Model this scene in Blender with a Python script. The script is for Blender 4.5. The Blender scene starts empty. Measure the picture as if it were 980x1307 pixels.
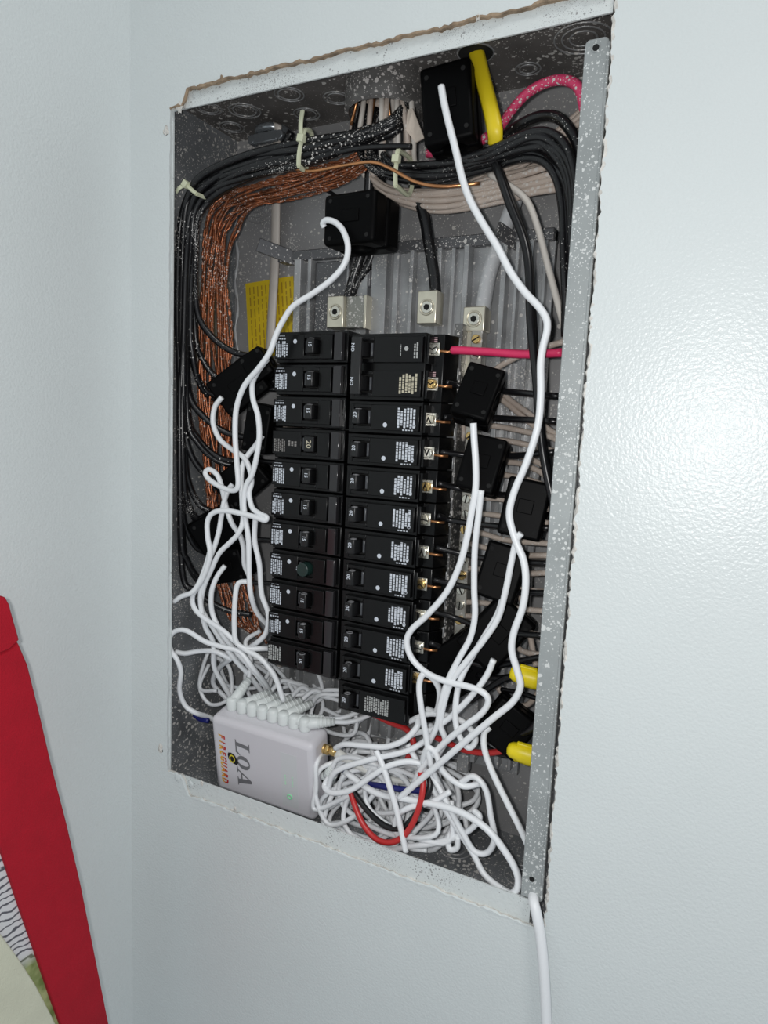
import bpy, bmesh, math, random
from mathutils import Vector, Matrix, Euler
random.seed(7)
scene = bpy.context.scene
col = scene.collection
R_ = math.radians

# ---------------------------------------------------------------- camera
# world: x right along the panel wall, y into the wall, z up; origin = lower left inner corner of the panel opening
CAM = Vector((0.43483617, -0.44178376, 0.32292124))
RIGHT = Vector((0.8865, 0.4606, 0.0444)).normalized()
FWD = Vector((-0.45248049, 0.88287606, -0.12566334)).normalized()
DOWN = FWD.cross(RIGHT).normalized()
RIGHT = DOWN.cross(FWD).normalized()
FPX = 870.0
cd = bpy.data.cameras.new('camera'); cam = bpy.data.objects.new('camera', cd); col.objects.link(cam)
m = Matrix((RIGHT, -DOWN, -FWD)).transposed().to_4x4(); m.translation = CAM
cam.matrix_world = m
cd.sensor_fit = 'VERTICAL'; cd.sensor_height = 24.0; cd.lens = FPX / 1307.0 * 24.0
cd.clip_start = 0.01
scene.camera = cam

def at(u, v, y):
    """photo pixel -> point of the place at depth y inside the wall"""
    d = RIGHT * ((u - 490) / FPX) + DOWN * ((v - 653.5) / FPX) + FWD
    return CAM + d * ((y - CAM.y) / d.y)
def atx(u, v, x):
    d = RIGHT * ((u - 490) / FPX) + DOWN * ((v - 653.5) / FPX) + FWD
    return CAM + d * ((x - CAM.x) / d.x)

# ---------------------------------------------------------------- light
world = bpy.data.worlds.new('world'); scene.world = world; world.use_nodes = True
bg = world.node_tree.nodes['Background']
bg.inputs[0].default_value = (0.86, 0.93, 1.0, 1); bg.inputs[1].default_value = 0.42
def light(name, kind, loc, energy, color=(1, 1, 1), **kw):
    l = bpy.data.lights.new(name, kind); l.energy = energy; l.color = color
    for k, v in kw.items(): setattr(l, k, v)
    o = bpy.data.objects.new(name, l); col.objects.link(o); o.location = loc
    return o
# the phone's flash beside the lens
light('phone_flash', 'POINT', CAM - RIGHT * .020 - DOWN * .008, 4.7, (1, .99, .975), shadow_soft_size=.006)
# the room's ceiling lamp behind and above
cl = light('ceiling_lamp', 'AREA', (1.25, -0.95, 1.75), 9.0, (1, .98, .95), size=.45)
cl.rotation_euler = (Vector((.2, 0, .3)) - cl.location).to_track_quat('-Z', 'Y').to_euler()
vs = scene.view_settings
vs.view_transform = 'Standard'; vs.look = 'None'; vs.exposure = -0.13; vs.gamma = 1.0; vs.use_curve_mapping = False

# ---------------------------------------------------------------- materials
MAT = {}
def mat(name, color, rough=.5, metal=0.0, speck=None, grain=None, bump=None, emit=None, spec=None, coat=None):
    """speck=(colour, density 0..1, scale): dried paint spatter; grain=(amount, scale): tone variation; bump=(strength, scale)"""
    if name in MAT: return MAT[name]
    M = bpy.data.materials.new(name); M.use_nodes = True; nt = M.node_tree; N = nt.nodes; L = nt.links
    b = N['Principled BSDF']
    b.inputs['Roughness'].default_value = rough; b.inputs['Metallic'].default_value = metal
    if spec is not None: b.inputs['Specular IOR Level'].default_value = spec
    if coat: b.inputs['Coat Weight'].default_value = coat; b.inputs['Coat Roughness'].default_value = .12
    tc = N.new('ShaderNodeTexCoord'); cur = None
    rgb = N.new('ShaderNodeRGB'); rgb.outputs[0].default_value = (*color, 1); cur = rgb.outputs[0]
    if grain:
        n = N.new('ShaderNodeTexNoise'); n.inputs['Scale'].default_value = grain[1]; n.inputs['Detail'].default_value = 5
        L.new(tc.outputs['Object'], n.inputs['Vector'])
        r = N.new('ShaderNodeMapRange'); r.inputs[1].default_value = .3; r.inputs[2].default_value = .7
        r.inputs[3].default_value = 1 - grain[0]; r.inputs[4].default_value = 1 + grain[0]
        L.new(n.outputs['Fac'], r.inputs[0])
        mx = N.new('ShaderNodeVectorMath'); mx.operation = 'SCALE'
        L.new(cur, mx.inputs[0]); L.new(r.outputs[0], mx.inputs['Scale']); cur = mx.outputs[0]
    if speck:
        sc, dens, scale = speck
        masks = []
        for k, (s, th) in enumerate(((scale, .34), (scale * 2.3, .36), (scale * .5, .22))):
            v = N.new('ShaderNodeTexVoronoi'); v.inputs['Scale'].default_value = s
            wn = N.new('ShaderNodeTexNoise'); wn.inputs['Scale'].default_value = s * 1.6; wn.inputs['Detail'].default_value = 2
            L.new(tc.outputs['Object'], wn.inputs['Vector'])
            ad = N.new('ShaderNodeVectorMath'); ad.operation = 'MULTIPLY_ADD'
            L.new(wn.outputs['Color'], ad.inputs[0]); ad.inputs[1].default_value = (.5 / s,) * 3
            L.new(tc.outputs['Object'], ad.inputs[2]); L.new(ad.outputs[0], v.inputs['Vector'])
            n = N.new('ShaderNodeTexNoise'); n.inputs['Scale'].default_value = 14 + 9 * k; n.inputs['Detail'].default_value = 3
            L.new(tc.outputs['Object'], n.inputs['Vector'])
            t = N.new('ShaderNodeMapRange'); t.inputs[1].default_value = .56 - .34 * dens; t.inputs[2].default_value = .72
            t.inputs[3].default_value = .05 + .13 * dens; t.inputs[4].default_value = th
            L.new(n.outputs['Fac'], t.inputs[0])
            c = N.new('ShaderNodeMath'); c.operation = 'LESS_THAN'
            L.new(v.outputs['Distance'], c.inputs[0]); L.new(t.outputs[0], c.inputs[1]); masks.append(c.outputs[0])
        a = masks[0]
        for x in masks[1:]:
            mm = N.new('ShaderNodeMath'); mm.operation = 'MAXIMUM'; L.new(a, mm.inputs[0]); L.new(x, mm.inputs[1]); a = mm.outputs[0]
        mix = N.new('ShaderNodeMix'); mix.data_type = 'RGBA'
        L.new(a, mix.inputs['Factor']); L.new(cur, mix.inputs['A']); mix.inputs['B'].default_value = (*sc, 1); cur = mix.outputs['Result']
        if metal:
            iv = N.new('ShaderNodeMath'); iv.operation = 'MULTIPLY_ADD'; iv.inputs[1].default_value = -metal; iv.inputs[2].default_value = metal
            L.new(a, iv.inputs[0]); L.new(iv.outputs[0], b.inputs['Metallic'])
    if bump:
        n = N.new('ShaderNodeTexNoise'); n.inputs['Scale'].default_value = bump[1]; n.inputs['Detail'].default_value = 3
        L.new(tc.outputs['Object'], n.inputs['Vector'])
        bp = N.new('ShaderNodeBump'); bp.inputs['Strength'].default_value = bump[0]; bp.inputs['Distance'].default_value = .002
        L.new(n.outputs['Fac'], bp.inputs['Height']); L.new(bp.outputs[0], b.inputs['Normal'])
    L.new(cur, b.inputs['Base Color'])
    if emit:
        b.inputs['Emission Color'].default_value = (*emit[0], 1); b.inputs['Emission Strength'].default_value = emit[1]
    MAT[name] = M
    return M
DUST = (.62, .60, .57)
PAINT = mat('wall_paint', (.70, .745, .745), .30, bump=(.22, 480), grain=(.02, 9))
PLASTER = mat('torn_plaster', (.66, .64, .60), .9, grain=(.25, 160), bump=(.8, 420))
PAPER = mat('torn_brown_paper', (.30, .22, .15), .95, grain=(.45, 120), bump=(.8, 300))
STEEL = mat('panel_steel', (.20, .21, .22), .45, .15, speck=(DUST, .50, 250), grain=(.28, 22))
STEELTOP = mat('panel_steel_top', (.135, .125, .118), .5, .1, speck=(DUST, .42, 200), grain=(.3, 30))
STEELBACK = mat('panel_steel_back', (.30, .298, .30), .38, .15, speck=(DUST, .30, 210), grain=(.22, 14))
FLANGE = mat('flange_steel', (.36, .385, .385), .36, .2, speck=((.66, .68, .67), .58, 270), grain=(.12, 30))
FLANGEPAINT = mat('flange_painted', (.70, .74, .735), .4, speck=((.36, .37, .37), .16, 450), bump=(.25, 300))
GALV = mat('galvanised', (.34, .345, .35), .34, .35, speck=(DUST, .38, 270), grain=(.25, 40))
DARKMETAL = mat('dark_metal', (.11, .11, .115), .4, .3, speck=(DUST, .42, 250))
ALU = mat('aluminium', (.70, .66, .54), .3, .75, grain=(.1, 60))
STEELBRIGHT = mat('bright_steel', (.72, .70, .62), .25, .85)
BRASS = mat('brass', (.72, .50, .20), .25, .9)
HOLE = mat('hole_black', (.006, .006, .006), .9)
BLACKPL = mat('black_plastic', (.0032, .0032, .0035), .25, spec=.3)
BLACKMATT = mat('black_sensor_plastic', (.0018, .0018, .002), .45, spec=.07)
HANDLE = mat('handle_plastic', (.006, .006, .0065), .34)
PRINT = mat('label_print', (.62, .66, .72), .6)
PRINTWARM = mat('label_print_warm', (.52, .48, .36), .6)
PRINTDIM = mat('label_print_dim', (.22, .21, .20), .6)
WHITECORD = mat('white_cord', (.85, .87, .89), .36)
WHITEPL = mat('white_plastic', (.68, .665, .70), .42, bump=(.04, 900))
PLUGPL = mat('plug_plastic', (.74, .78, .77), .4)
BLACKWIRE = mat('black_wire', (.007, .007, .008), .3, speck=(DUST, .06, 380))
BLACKCLEAN = mat('black_wire_clean', (.007, .007, .008), .28)
BEIGEWIRE = mat('beige_wire', (.50, .42, .36), .45, speck=((.62, .58, .54), .4, 260), grain=(.12, 60))
COPPER = mat('copper', (.31, .105, .046), .32, .7, speck=((.62, .50, .44), .46, 380), grain=(.6, 130))
COPPERCLEAN = mat('copper_clean', (.62, .29, .13), .28, .9)
REDWIRE = mat('red_wire', (.55, .03, .03), .35)
PINKWIRE = mat('pink_wire', (.72, .035, .13), .35)
PINKSPECK = mat('pink_wire_speckled', (.62, .05, .14), .4, speck=(DUST, .5, 260))
BLUEWIRE = mat('blue_wire', (.015, .02, .16), .35)
YELLOWCABLE = mat('yellow_cable', (.78, .60, .015), .4)
YELLOWNUT = mat('yellow_nut', (.85, .68, .01), .4)
GREYCABLE = mat('grey_cable', (.50, .51, .52), .45, speck=((.62, .62, .62), .4, 260))
FLATCABLE = mat('flat_cable', (.60, .55, .50), .5, grain=(.06, 40))
YLABEL = mat('yellow_label', (.72, .52, .02), .5, grain=(.08, 60))
YPRINT = mat('yellow_label_print', (.42, .26, .02), .6)
TIE = mat('nylon', (.62, .64, .46), .35)
REDCLOTH = mat('red_cloth', (.42, .002, .016), .95, grain=(.06, 60), bump=(.3, 900))
CREAMCLOTH = mat('cream_cloth', (.66, .66, .52), .85, grain=(.04, 60), bump=(.3, 900))

# ---------------------------------------------------------------- mesh helpers
class MB:
    def __init__(s): s.v = []; s.f = []; s.mi = []; s.cm = 0
    def add(s, vs, fs):
        o = len(s.v); s.v += [Vector(p) for p in vs]; s.f += [tuple(i + o for i in f) for f in fs]; s.mi += [s.cm] * len(fs)
    def box(s, lo, hi, M=None):
        x0, y0, z0 = lo; x1, y1, z1 = hi
        vs = [Vector(p) for p in ((x0, y0, z0), (x1, y0, z0), (x1, y1, z0), (x0, y1, z0), (x0, y0, z1), (x1, y0, z1), (x1, y1, z1), (x0, y1, z1))]
        if M: vs = [M @ p for p in vs]
        s.add(vs, [(0, 3, 2, 1), (4, 5, 6, 7), (0, 1, 5, 4), (1, 2, 6, 5), (2, 3, 7, 6), (3, 0, 4, 7)]); return s
    def cbox(s, c, d, M=None):
        return s.box([c[i] - d[i] / 2 for i in range(3)], [c[i] + d[i] / 2 for i in range(3)], M)
    def prism(s, prof, a0, a1, axis='z'):
        """prof: 2-D outline; axis z: (x,y); axis x: (y,z); axis y: (x,z)"""
        def P(p, a): return {'z': (p[0], p[1], a), 'x': (a, p[0], p[1]), 'y': (p[0], a, p[1])}[axis]
        n = len(prof)
        s.add([P(p, a0) for p in prof] + [P(p, a1) for p in prof],
              [tuple(range(n))[::-1], tuple(range(n, 2 * n))] + [(i, (i + 1) % n, n + (i + 1) % n, n + i) for i in range(n)]); return s
    def tube(s, pts, r, n=8, flat=None, cap=True):
        """r number or list; flat=(vector, ratio): squeeze the section along vector"""
        pts = [Vector(p) for p in pts]; k = len(pts)
        rs = r if isinstance(r, (list, tuple)) else [r] * k
        t0 = (pts[1] - pts[0]).normalized(); nrm = t0.orthogonal().normalized()
        vs = []
        for i, p in enumerate(pts):
            t = (pts[min(i + 1, k - 1)] - pts[max(i - 1, 0)]).normalized()
            if t.length < .5: t = t0
            if flat: nrm = (flat[0] - t * flat[0].dot(t)).normalized()
            else: nrm = (nrm - t * nrm.dot(t)).normalized()
            b = t.cross(nrm)
            for j in range(n):
                a = 2 * math.pi * j / n
                vs.append(p + (nrm * math.cos(a) * (flat[1] if flat else 1) + b * math.sin(a)) * rs[i])
        fs = []
        for i in range(k - 1):
            for j in range(n):
                fs.append((i * n + j, i * n + (j + 1) % n, (i + 1) * n + (j + 1) % n, (i + 1) * n + j))
        if cap: fs += [tuple(range(n))[::-1], tuple((k - 1) * n + j for j in range(n))]
        s.add(vs, fs); return s
    def cyl(s, p0, p1, r0, r1=None, n=12): return s.tube([p0, p1], [r0, r0 if r1 is None else r1], n)
    def ring(s, c, axis, r, rt, n=20, m=6):
        axis = Vector(axis).normalized(); a = axis.orthogonal().normalized(); b = axis.cross(a); c = Vector(c)
        vs = []
        for i in range(n):
            th = 2 * math.pi * i / n; d = a * math.cos(th) + b * math.sin(th)
            for j in range(m):
                ph = 2 * math.pi * j / m; vs.append(c + d * (r + rt * math.cos(ph)) + axis * rt * math.sin(ph))
        s.add(vs, [(i * m + j, ((i + 1) % n) * m + j, ((i + 1) % n) * m + (j + 1) % m, i * m + (j + 1) % m) for i in range(n) for j in range(m)]); return s
    def xform(s, M): s.v = [M @ p for p in s.v]; return s
    def build(s, name, material, parent=None, off=None, smooth=False, bevel=0, seg=2, link=True):
        off = Vector(off) if off is not None else Vector((0, 0, 0))
        me = bpy.data.meshes.new(name); me.from_pydata([p - off for p in s.v], [], s.f)
        mats = material if isinstance(material, (list, tuple)) else [material]
        for x in mats: me.materials.append(x)
        if len(mats) > 1: me.polygons.foreach_set('material_index', s.mi)
        bm = bmesh.new(); bm.from_mesh(me); bmesh.ops.recalc_face_normals(bm, faces=bm.faces); bm.to_mesh(me); bm.free()
        if smooth: me.polygons.foreach_set('use_smooth', [True] * len(me.polygons))
        o = bpy.data.objects.new(name, me)
        if link: col.objects.link(o)
        if parent: o.parent = parent
        else: o.location = off
        if bevel:
            md = o.modifiers.new('bevel', 'BEVEL'); md.width = bevel; md.segments = seg; md.limit_method = 'ANGLE'; md.angle_limit = R_(40)
            md.harden_normals = False
            if seg > 1 and not smooth:
                me.polygons.foreach_set('use_smooth', [True] * len(me.polygons)); 
                try: me.set_sharp_from_angle(angle=R_(35))
                except Exception: pass
        return o
def tag(o, label, cat=None, group=None, kind=None):
    if label: o['label'] = label
    if cat: o['category'] = cat
    if group: o['group'] = group
    if kind: o['kind'] = kind
    return o
def thing(name, label, cat, loc, group=None, rot=None):
    o = bpy.data.objects.new(name, None); col.objects.link(o); o.location = loc
    o.empty_display_size = .01
    if rot is not None: o.rotation_euler = rot
    return tag(o, label, cat, group)
def copy_tree(o, parent=None):
    c = o.copy(); col.objects.link(c)
    if parent: c.parent = parent
    for ch in list(o.children): copy_tree(ch, c)
    return c
def spline(P, per=8):
    P = [Vector(p) for p in P]; out = []
    Q = [P[0] * 2 - P[1]] + P + [P[-1] * 2 - P[-2]]
    for i in range(1, len(Q) - 2):
        p0, p1, p2, p3 = Q[i - 1:i + 3]
        for k in range(per):
            t = k / per
            out.append(.5 * ((2 * p1) + (p2 - p0) * t + (2 * p0 - 5 * p1 + 4 * p2 - p3) * t * t + (3 * p1 - p0 - 3 * p2 + p3) * t ** 3))
    out.append(P[-1]); return out
def centre(pts):
    c = Vector((0, 0, 0))
    for p in pts: c += p
    return c / len(pts)

_txt = {}
def text_mesh(s, bold=.018):
    if (s, bold) in _txt: return _txt[s, bold]
    cu = bpy.data.curves.new('lettering', 'FONT'); cu.body = s; cu.size = 1; cu.align_x = 'CENTER'; cu.align_y = 'CENTER'; cu.resolution_u = 2; cu.offset = bold
    o = bpy.data.objects.new('lettering', cu); col.objects.link(o)
    me = bpy.data.meshes.new_from_object(o.evaluated_get(bpy.context.evaluated_depsgraph_get()))
    vs = [v.co.copy() for v in me.vertices]; fs = [tuple(p.vertices) for p in me.polygons]
    bpy.data.objects.remove(o); bpy.data.curves.remove(cu); bpy.data.meshes.remove(me)
    _txt[s, bold] = (vs, fs); return _txt[s, bold]
def put_text(mb, s, c, tx, ty, h, shear=0.0, stretch=1.0, bold=.018):
    """flat lettering centred at c; tx reading direction, ty letter-up, h letter height"""
    vs, fs = text_mesh(s, bold); k = h / .7; c, tx, ty = Vector(c), Vector(tx), Vector(ty)
    mb.add([c + tx * (p.x * k * stretch + p.y * k * shear) + ty * (p.y * k) for p in vs], fs)

# ================================================================ SETTING
X0, X1, Z0, Z1, YB = -.017, .347, -.0195, .585, .100      # inside of the steel enclosure
WY = -.004                                                # face of the panel wall
XL = -.0455                                               # face of the side wall
def jag(a, b, n, amp, f):
    return [f(a + (b - a) * i / n) for i in range(n)]
def make_wall_back():
    rnd = random.Random(3)
    loop = []                                             # jagged edge of the cut-out: (x, z, depth of cut)
    n = 110
    wob = lambda s: sum(math.sin(s * k + p) * a for k, p, a in ((31, .3, .5), (77, 1.7, .35), (190, 2.1, .3)))
    for i in range(n):                                    # left edge, upwards: paint runs over the flange
        z = .0006 + .569 * i / n
        x = -.0006 + .0005 * wob(z * 3)
        if z > .55: x += .0006 * wob(z * 9)
        if z < .004: x += .0006 * wob(z * 7)
        loop.append((x, z, .0036))
    for i in range(n):                                    # top edge
        t = i / n; x = -.0006 + t * .3466
        z = .5812 + .0009 * wob(x * 4) + rnd.uniform(-.0006, .0006)
        if x < .0165: z = .5698 + .0008 * wob(x * 30) + max(0, x - .0135) * 2.2
        loop.append((x, z, .0036))
    for i in range(n * 2):                                # right edge, downwards: rough board
        t = i / (n * 2); z = .5805 - t * .5955
        x = .3462 + .0022 * t + .0008 * wob(z * 5) + rnd.uniform(-.0006, .0006)
        loop.append((x, z, .013))
    for i in range(n):                                    # bottom edge
        t = i / n; x = .349 - t * .3495; z = -.0148 + .0008 * wob(x * 4) + rnd.uniform(-.0005, .0005) - .002 * (x / .349)
        if x < .024: z += min(.0152, (.024 - x) * 2.4) + .0006 * wob(x * 30)
        loop.append((x, z, .0036))
    bm = bmesh.new()
    inner = [bm.verts.new((x, WY, z)) for x, z, d in loop]
    rim = [bm.verts.new((x, WY + d, z)) for x, z, d in loop]
    k = len(loop)
    cx, cz = .17, .28
    XR, ZB, ZT = 1.3, -.75, 1.25
    outer = []
    for x, z, d in loop:                                  # shoot each edge point out to the wall's rectangle
        dx, dz = x - cx, z - cz; best = 1e9
        if dx > 1e-9: best = min(best, (XR - cx) / dx)
        if dx < -1e-9: best = min(best, (XL - cx) / dx)
        if dz > 1e-9: best = min(best, (ZT - cz) / dz)
        if dz < -1e-9: best = min(best, (ZB - cz) / dz)
        outer.append(bm.verts.new((cx + dx * best, WY, cz + dz * best)))
    for i in range(k):
        j = (i + 1) % k
        bm.faces.new((inner[i], inner[j], outer[j], outer[i]))
        f = bm.faces.new((inner[j], inner[i], rim[i], rim[j]))
        f.material_index = 2 if n + 6 <= i < n * 4 else 0 if i < n else 1
    cvs = [bm.verts.new(p) for p in ((XL, WY, ZT), (XR, WY, ZT), (XR, WY, ZB), (XL, WY, ZB))]
    for c in cvs:                                          # fill the rectangle's corners
        best = sorted(range(k), key=lambda i: (outer[i].co - c.co).length)[0]
        for j in ((best + 1) % k, (best - 1) % k):
            if (outer[best].co.x - outer[j].co.x) * (outer[best].co.z - outer[j].co.z) != 0:
                a, b_ = outer[best], outer[j]
                try: bm.faces.new((a, b_, c))
                except ValueError: pass
    me = bpy.data.meshes.new('wall_back'); bmesh.ops.recalc_face_normals(bm, faces=bm.faces); bm.to_mesh(me); bm.free()
    for x in (PAINT, PLASTER, PAPER): me.materials.append(x)
    o = bpy.data.objects.new('wall_back', me); col.objects.link(o)
    tag(o, 'glossy off-white wall with a rough rectangular cut-out around the panel', kind='structure')
    # torn paper lip, plaster crumbs and filler ridges along the cut
    mb = MB()
    pts = [Vector((x, WY - .0003 + .0006 * rnd.random(), z + .0004)) for x, z, d in loop[n:2 * n]]
    mb.tube(pts, [.0006 + .0011 * rnd.random() for _ in pts], 5)
    mb.build('torn_paper_edge', PAPER, o)
    mb = MB()
    pts = [Vector((x + .0003, WY + .001, z)) for x, z, d in loop[2 * n:4 * n]]
    mb.tube(pts, [.0005 + .0012 * rnd.random() for _ in pts], 5)
    mb.build('crumbling_plaster_edge', PLASTER, o)
    mb = MB()
    pts = [Vector((x, WY + .0004, z - .0003)) for x, z, d in loop[4 * n:]]
    mb.tube(pts, [.0004 + .0011 * rnd.random() for _ in pts], 5)
    mb.build('filler_edge', PAINT, o)
    for (u, v), sz, m_ in (((212, 168), .0046, PLASTER), ((205, 954), .0050, PLASTER), ((229, 137), .0050, PLASTER), ((283, 100), .0032, PAPER), ((243, 1000), .0045, PAINT), ((226, 992), .0055, PAINT), ((258, 1000), .0030, PLASTER), ((300, 1032), .0026, PLASTER), ((610, 22), .0022, PLASTER)):
        c = at(u, v, WY); pts = []                         # flat broken patches where plaster and paint have come away
        for k2 in range(13):
            a = 2 * math.pi * k2 / 13; rr = sz * rnd.uniform(.45, 1.0); pts.append(c + Vector((rr * math.cos(a) * .8, -.0001, rr * math.sin(a) * 1.2)))
        mb = MB(); mb.add(pts + [c + (p - c) * .7 + Vector((0, -.0006 - .0004 * rnd.random(), 0)) for p in pts] + [c + Vector((0, -.0003, 0))],
                          [(i, (i + 1) % 13, 13 + (i + 1) % 13, 13 + i) for i in range(13)] + [(13 + i, 13 + (i + 1) % 13, 26) for i in range(13)])
        mb.build('plaster_chip', m_, o, smooth=True)
    for (u, v) in ((212, 170), (206, 958)):                # screw holes where the paint broke through
        c = at(u, v, WY); mb = MB(); mb.cyl(c + Vector((0, -.0002, 0)), c + Vector((0, .001, 0)), .0019, n=10); mb.build('screw_hole', HOLE, o)
    return o
wall_back = make_wall_back()
mb = MB(); mb.add([(XL, WY, -.75), (XL, -1.6, -.75), (XL, -1.6, 1.25), (XL, WY, 1.25), (XL - .02, WY, -.75), (XL - .02, -1.6, -.75), (XL - .02, -1.6, 1.25), (XL - .02, WY, 1.25)],
       [(0, 1, 2, 3), (7, 6, 5, 4), (0, 3, 7, 4), (1, 5, 6, 2), (0, 4, 5, 1), (3, 2, 6, 7)])
tag(mb.build('wall_left', PAINT), 'off-white painted side wall meeting the panel wall at the corner', kind='structure')

# ================================================================ ENCLOSURE
def make_enclosure():
    base = Vector(((X0 + X1) / 2, .05, Z0))
    t = thing('breaker_panel_enclosure', 'recessed grey steel breaker panel box spattered with white paint', 'electrical panel', base)
    B = lambda mb, n, m, **k: mb.build(n, m, k.pop('parent', t), off=k.pop('off', base), **k)
    th = .0015
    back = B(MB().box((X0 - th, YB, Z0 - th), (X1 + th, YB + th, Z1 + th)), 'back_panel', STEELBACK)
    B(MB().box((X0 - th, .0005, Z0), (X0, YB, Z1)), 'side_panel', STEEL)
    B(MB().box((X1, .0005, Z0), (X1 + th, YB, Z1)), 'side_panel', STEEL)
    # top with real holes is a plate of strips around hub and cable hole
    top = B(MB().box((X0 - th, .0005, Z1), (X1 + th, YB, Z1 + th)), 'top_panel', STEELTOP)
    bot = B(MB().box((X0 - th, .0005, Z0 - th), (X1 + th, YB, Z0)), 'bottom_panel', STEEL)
    # front flanges
    B(MB().box((X0 - th, -.0008, .569), (X1 + th - .004, .0006, Z1 + th)), 'top_flange', mat('flange_painted_top', (.70, .74, .735), .4, speck=((.36, .37, .37), .42, 520), bump=(.25, 300)))
    B(MB().box((X0 - th, -.0008, Z0 - th), (.337, .0006, 0)), 'bottom_flange', FLANGEPAINT)
    B(MB().box((X0 - th, -.0008, 0), (0, .0006, .569)), 'left_flange', FLANGEPAINT)
    # galvanised cover flange: rounded strip with a rolled edge and two screw holes
    prof = [(.3302, .0025), (.3412, .0025)]
    for i in range(5):
        a = math.pi / 2 * i / 4; prof.append((.3412 + .0022 * math.sin(a), .5515 + .0022 * math.cos(a)))
    prof = []
    z0, z1, xa, xb, r = .0015, .5562, .3298, .3440, .003
    for cx, cz, a0 in ((xb - r, z1 - r, 0), (xa + r, z1 - r, 90), (xa + .0006, z0 + .0006, 180), (xb - .0006, z0 + .0006, 270)):
        rr = r if a0 < 180 else .0006
        for k in range(4):
            a = R_(a0 + 30 * k); prof.append((cx + rr * math.cos(a), cz + rr * math.sin(a)))
    rf = B(MB().prism(prof, -.0012, .0002, 'y'), 'right_flange', FLANGE, bevel=.0005)
    B(MB().box((xb - .0012, -.0017, z0 + .001), (xb + .0010, .016, z1 - .003)), 'rolled_edge', FLANGE, bevel=.0007)
    B(MB().box((.3452, .004, -.016), (X1 + th, .02, .57)), 'gap_strip', DARKMETAL)
    for (u, v) in ((760.5, 61), (679, 1122)):
        c = at(u, v, -.0012)
        B(MB().cyl(c + Vector((0, -.0003, 0)), c + Vector((0, .0008, 0)), .0021, n=14), 'screw_hole', HOLE)
        B(MB().ring(c + Vector((0, -.0002, 0)), (0, 1, 0), .0023, .0004, 16, 5), 'hole_rim', FLANGE, smooth=True)
    # knockouts: pressed concentric rings
    for x, y, rs in ((.0316, .050, (.010, .0135)), (.0784, .075, (.008, .011)), (.085, .040, (.009, .012)), (.3163, .050, (.009, .014, .019)), (.272, .074, (.006, .009)), (-.001, .072, (.008, .011)), (.118, .06, (.008, .011)), (.005, .035, (.008, .011))):
        k = B(MB().cyl((x, y, Z1 - .0006), (x, y, Z1 + .0004), rs[0] - .002, n=22), 'knockout', STEELTOP)
        m_ = MB()
        for r in rs: m_.ring((x, y, Z1 - .0002), (0, 0, 1), r, .0006, 26, 5)
        m_.build('knockout_ring', GALV, top, off=base, smooth=True)
    c = at(330, 258, YB)
    m_ = MB()
    for r in (.010, .0145, .019): m_.ring(c, (0, 1, 0), r, .0007, 30, 5)
    m_.build('knockout_ring', STEELBACK, back, off=base, smooth=True)
    B(MB().cyl(c + Vector((0, -.0008, 0)), c + Vector((0, .0005, 0)), .008, n=24), 'knockout', STEELBACK)
    m_ = MB()
    for cc in ((.317, .05, Z0), (.26, .055, Z0)):
        for r in (.008, .013): m_.ring(cc, (0, 0, 1), r, .0006, 26, 5)
    m_.build('knockout_ring', GALV, bot, off=base, smooth=True)
    # open cable hole in the top
    hc = Vector((.244, .040, Z1))
    B(MB().cyl(hc + Vector((0, 0, -.0004)), hc + Vector((0, 0, .001)), .0125, n=24), 'cable_hole', HOLE)
    B(MB().ring(hc, (0, 0, 1), .0127, .0007, 26, 5), 'hole_rim', GALV, smooth=True)
    # conduit hub
    hb = Vector((.1690, .048, 0)); hub = MB(); n = 30
    for (r0, r1, z0, z1) in ((.031, .031, Z1, .5605), (.031, .028, .5605, .559), (.028, .027, .559, .584)):
        vs = [];
        for i in range(n):
            a = 2 * math.pi * i / n; vs += [(hb.x + r0 * math.cos(a), hb.y + r0 * math.sin(a), z0), (hb.x + r1 * math.cos(a), hb.y + r1 * math.sin(a), z1)]
        hub.add(vs, [(2 * i, 2 * ((i + 1) % n), 2 * ((i + 1) % n) + 1, 2 * i + 1) for i in range(n)])
    B(hub, 'conduit_hub', mat('hub_metal', (.15, .145, .14), .5, .3, speck=((.50, .47, .45), .80, 230), grain=(.3, 60)), smooth=True)
    B(MB().cyl((hb.x, hb.y, .5843), (hb.x, hb.y, .5848), .0268, n=24), 'hub_throat', HOLE)
    # uneven grey bead along the far left corner
    pts = [at(302 + 2 * math.sin(i * .9), 250 + i * 9, .097) for i in range(24)]
    B(MB().tube(pts, [.0007 + .0006 * (i % 3) for i in range(24)], 5), 'corner_bead', mat('bead_grey', (.45, .46, .47), .25), smooth=True)
    # chassis that carries the breakers
    ch = B(MB().box((.072, .080, .045), (.300, .0845, .472)), 'chassis_plate', GALV)
    top_rail = MB().box((.052, .074, .4635), (.300, .088, .4725)); B(top_rail, 'chassis_rail', DARKMETAL, bevel=.001)
    for x0, x1, y in ((.073, .080, .070), (.086, .0895, .072), (.125, .1275, .073), (.1355, .1455, .0735), (.150, .164, .0715), (.168, .173, .0755), (.1845, .188, .072), (.2085, .2125, .0715), (.219, .2225, .0755), (.232, .2365, .069), (.262, .2665, .070), (.272, .275, .073), (.2825, .2865, .071), (.293, .296, .074)):
        B(MB().box((x0, y, .05), (x1, .0805, .464)), 'chassis_rib', GALV, bevel=.0006)
    B(MB().box((.0905, .0775, .40), (.124, .0805, .462)), 'bus_cover', DARKMETAL, bevel=.001)
    c = at(463, 345, .076)
    B(MB().cbox(c, (.018, .004, .03)), 'bus_tab', DARKMETAL, bevel=.002)
    B(MB().ring(c + Vector((0, -.0025, .006)), (0, 1, 0), .0025, .0008, 14, 5), 'rivet', GALV, smooth=True)
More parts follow.
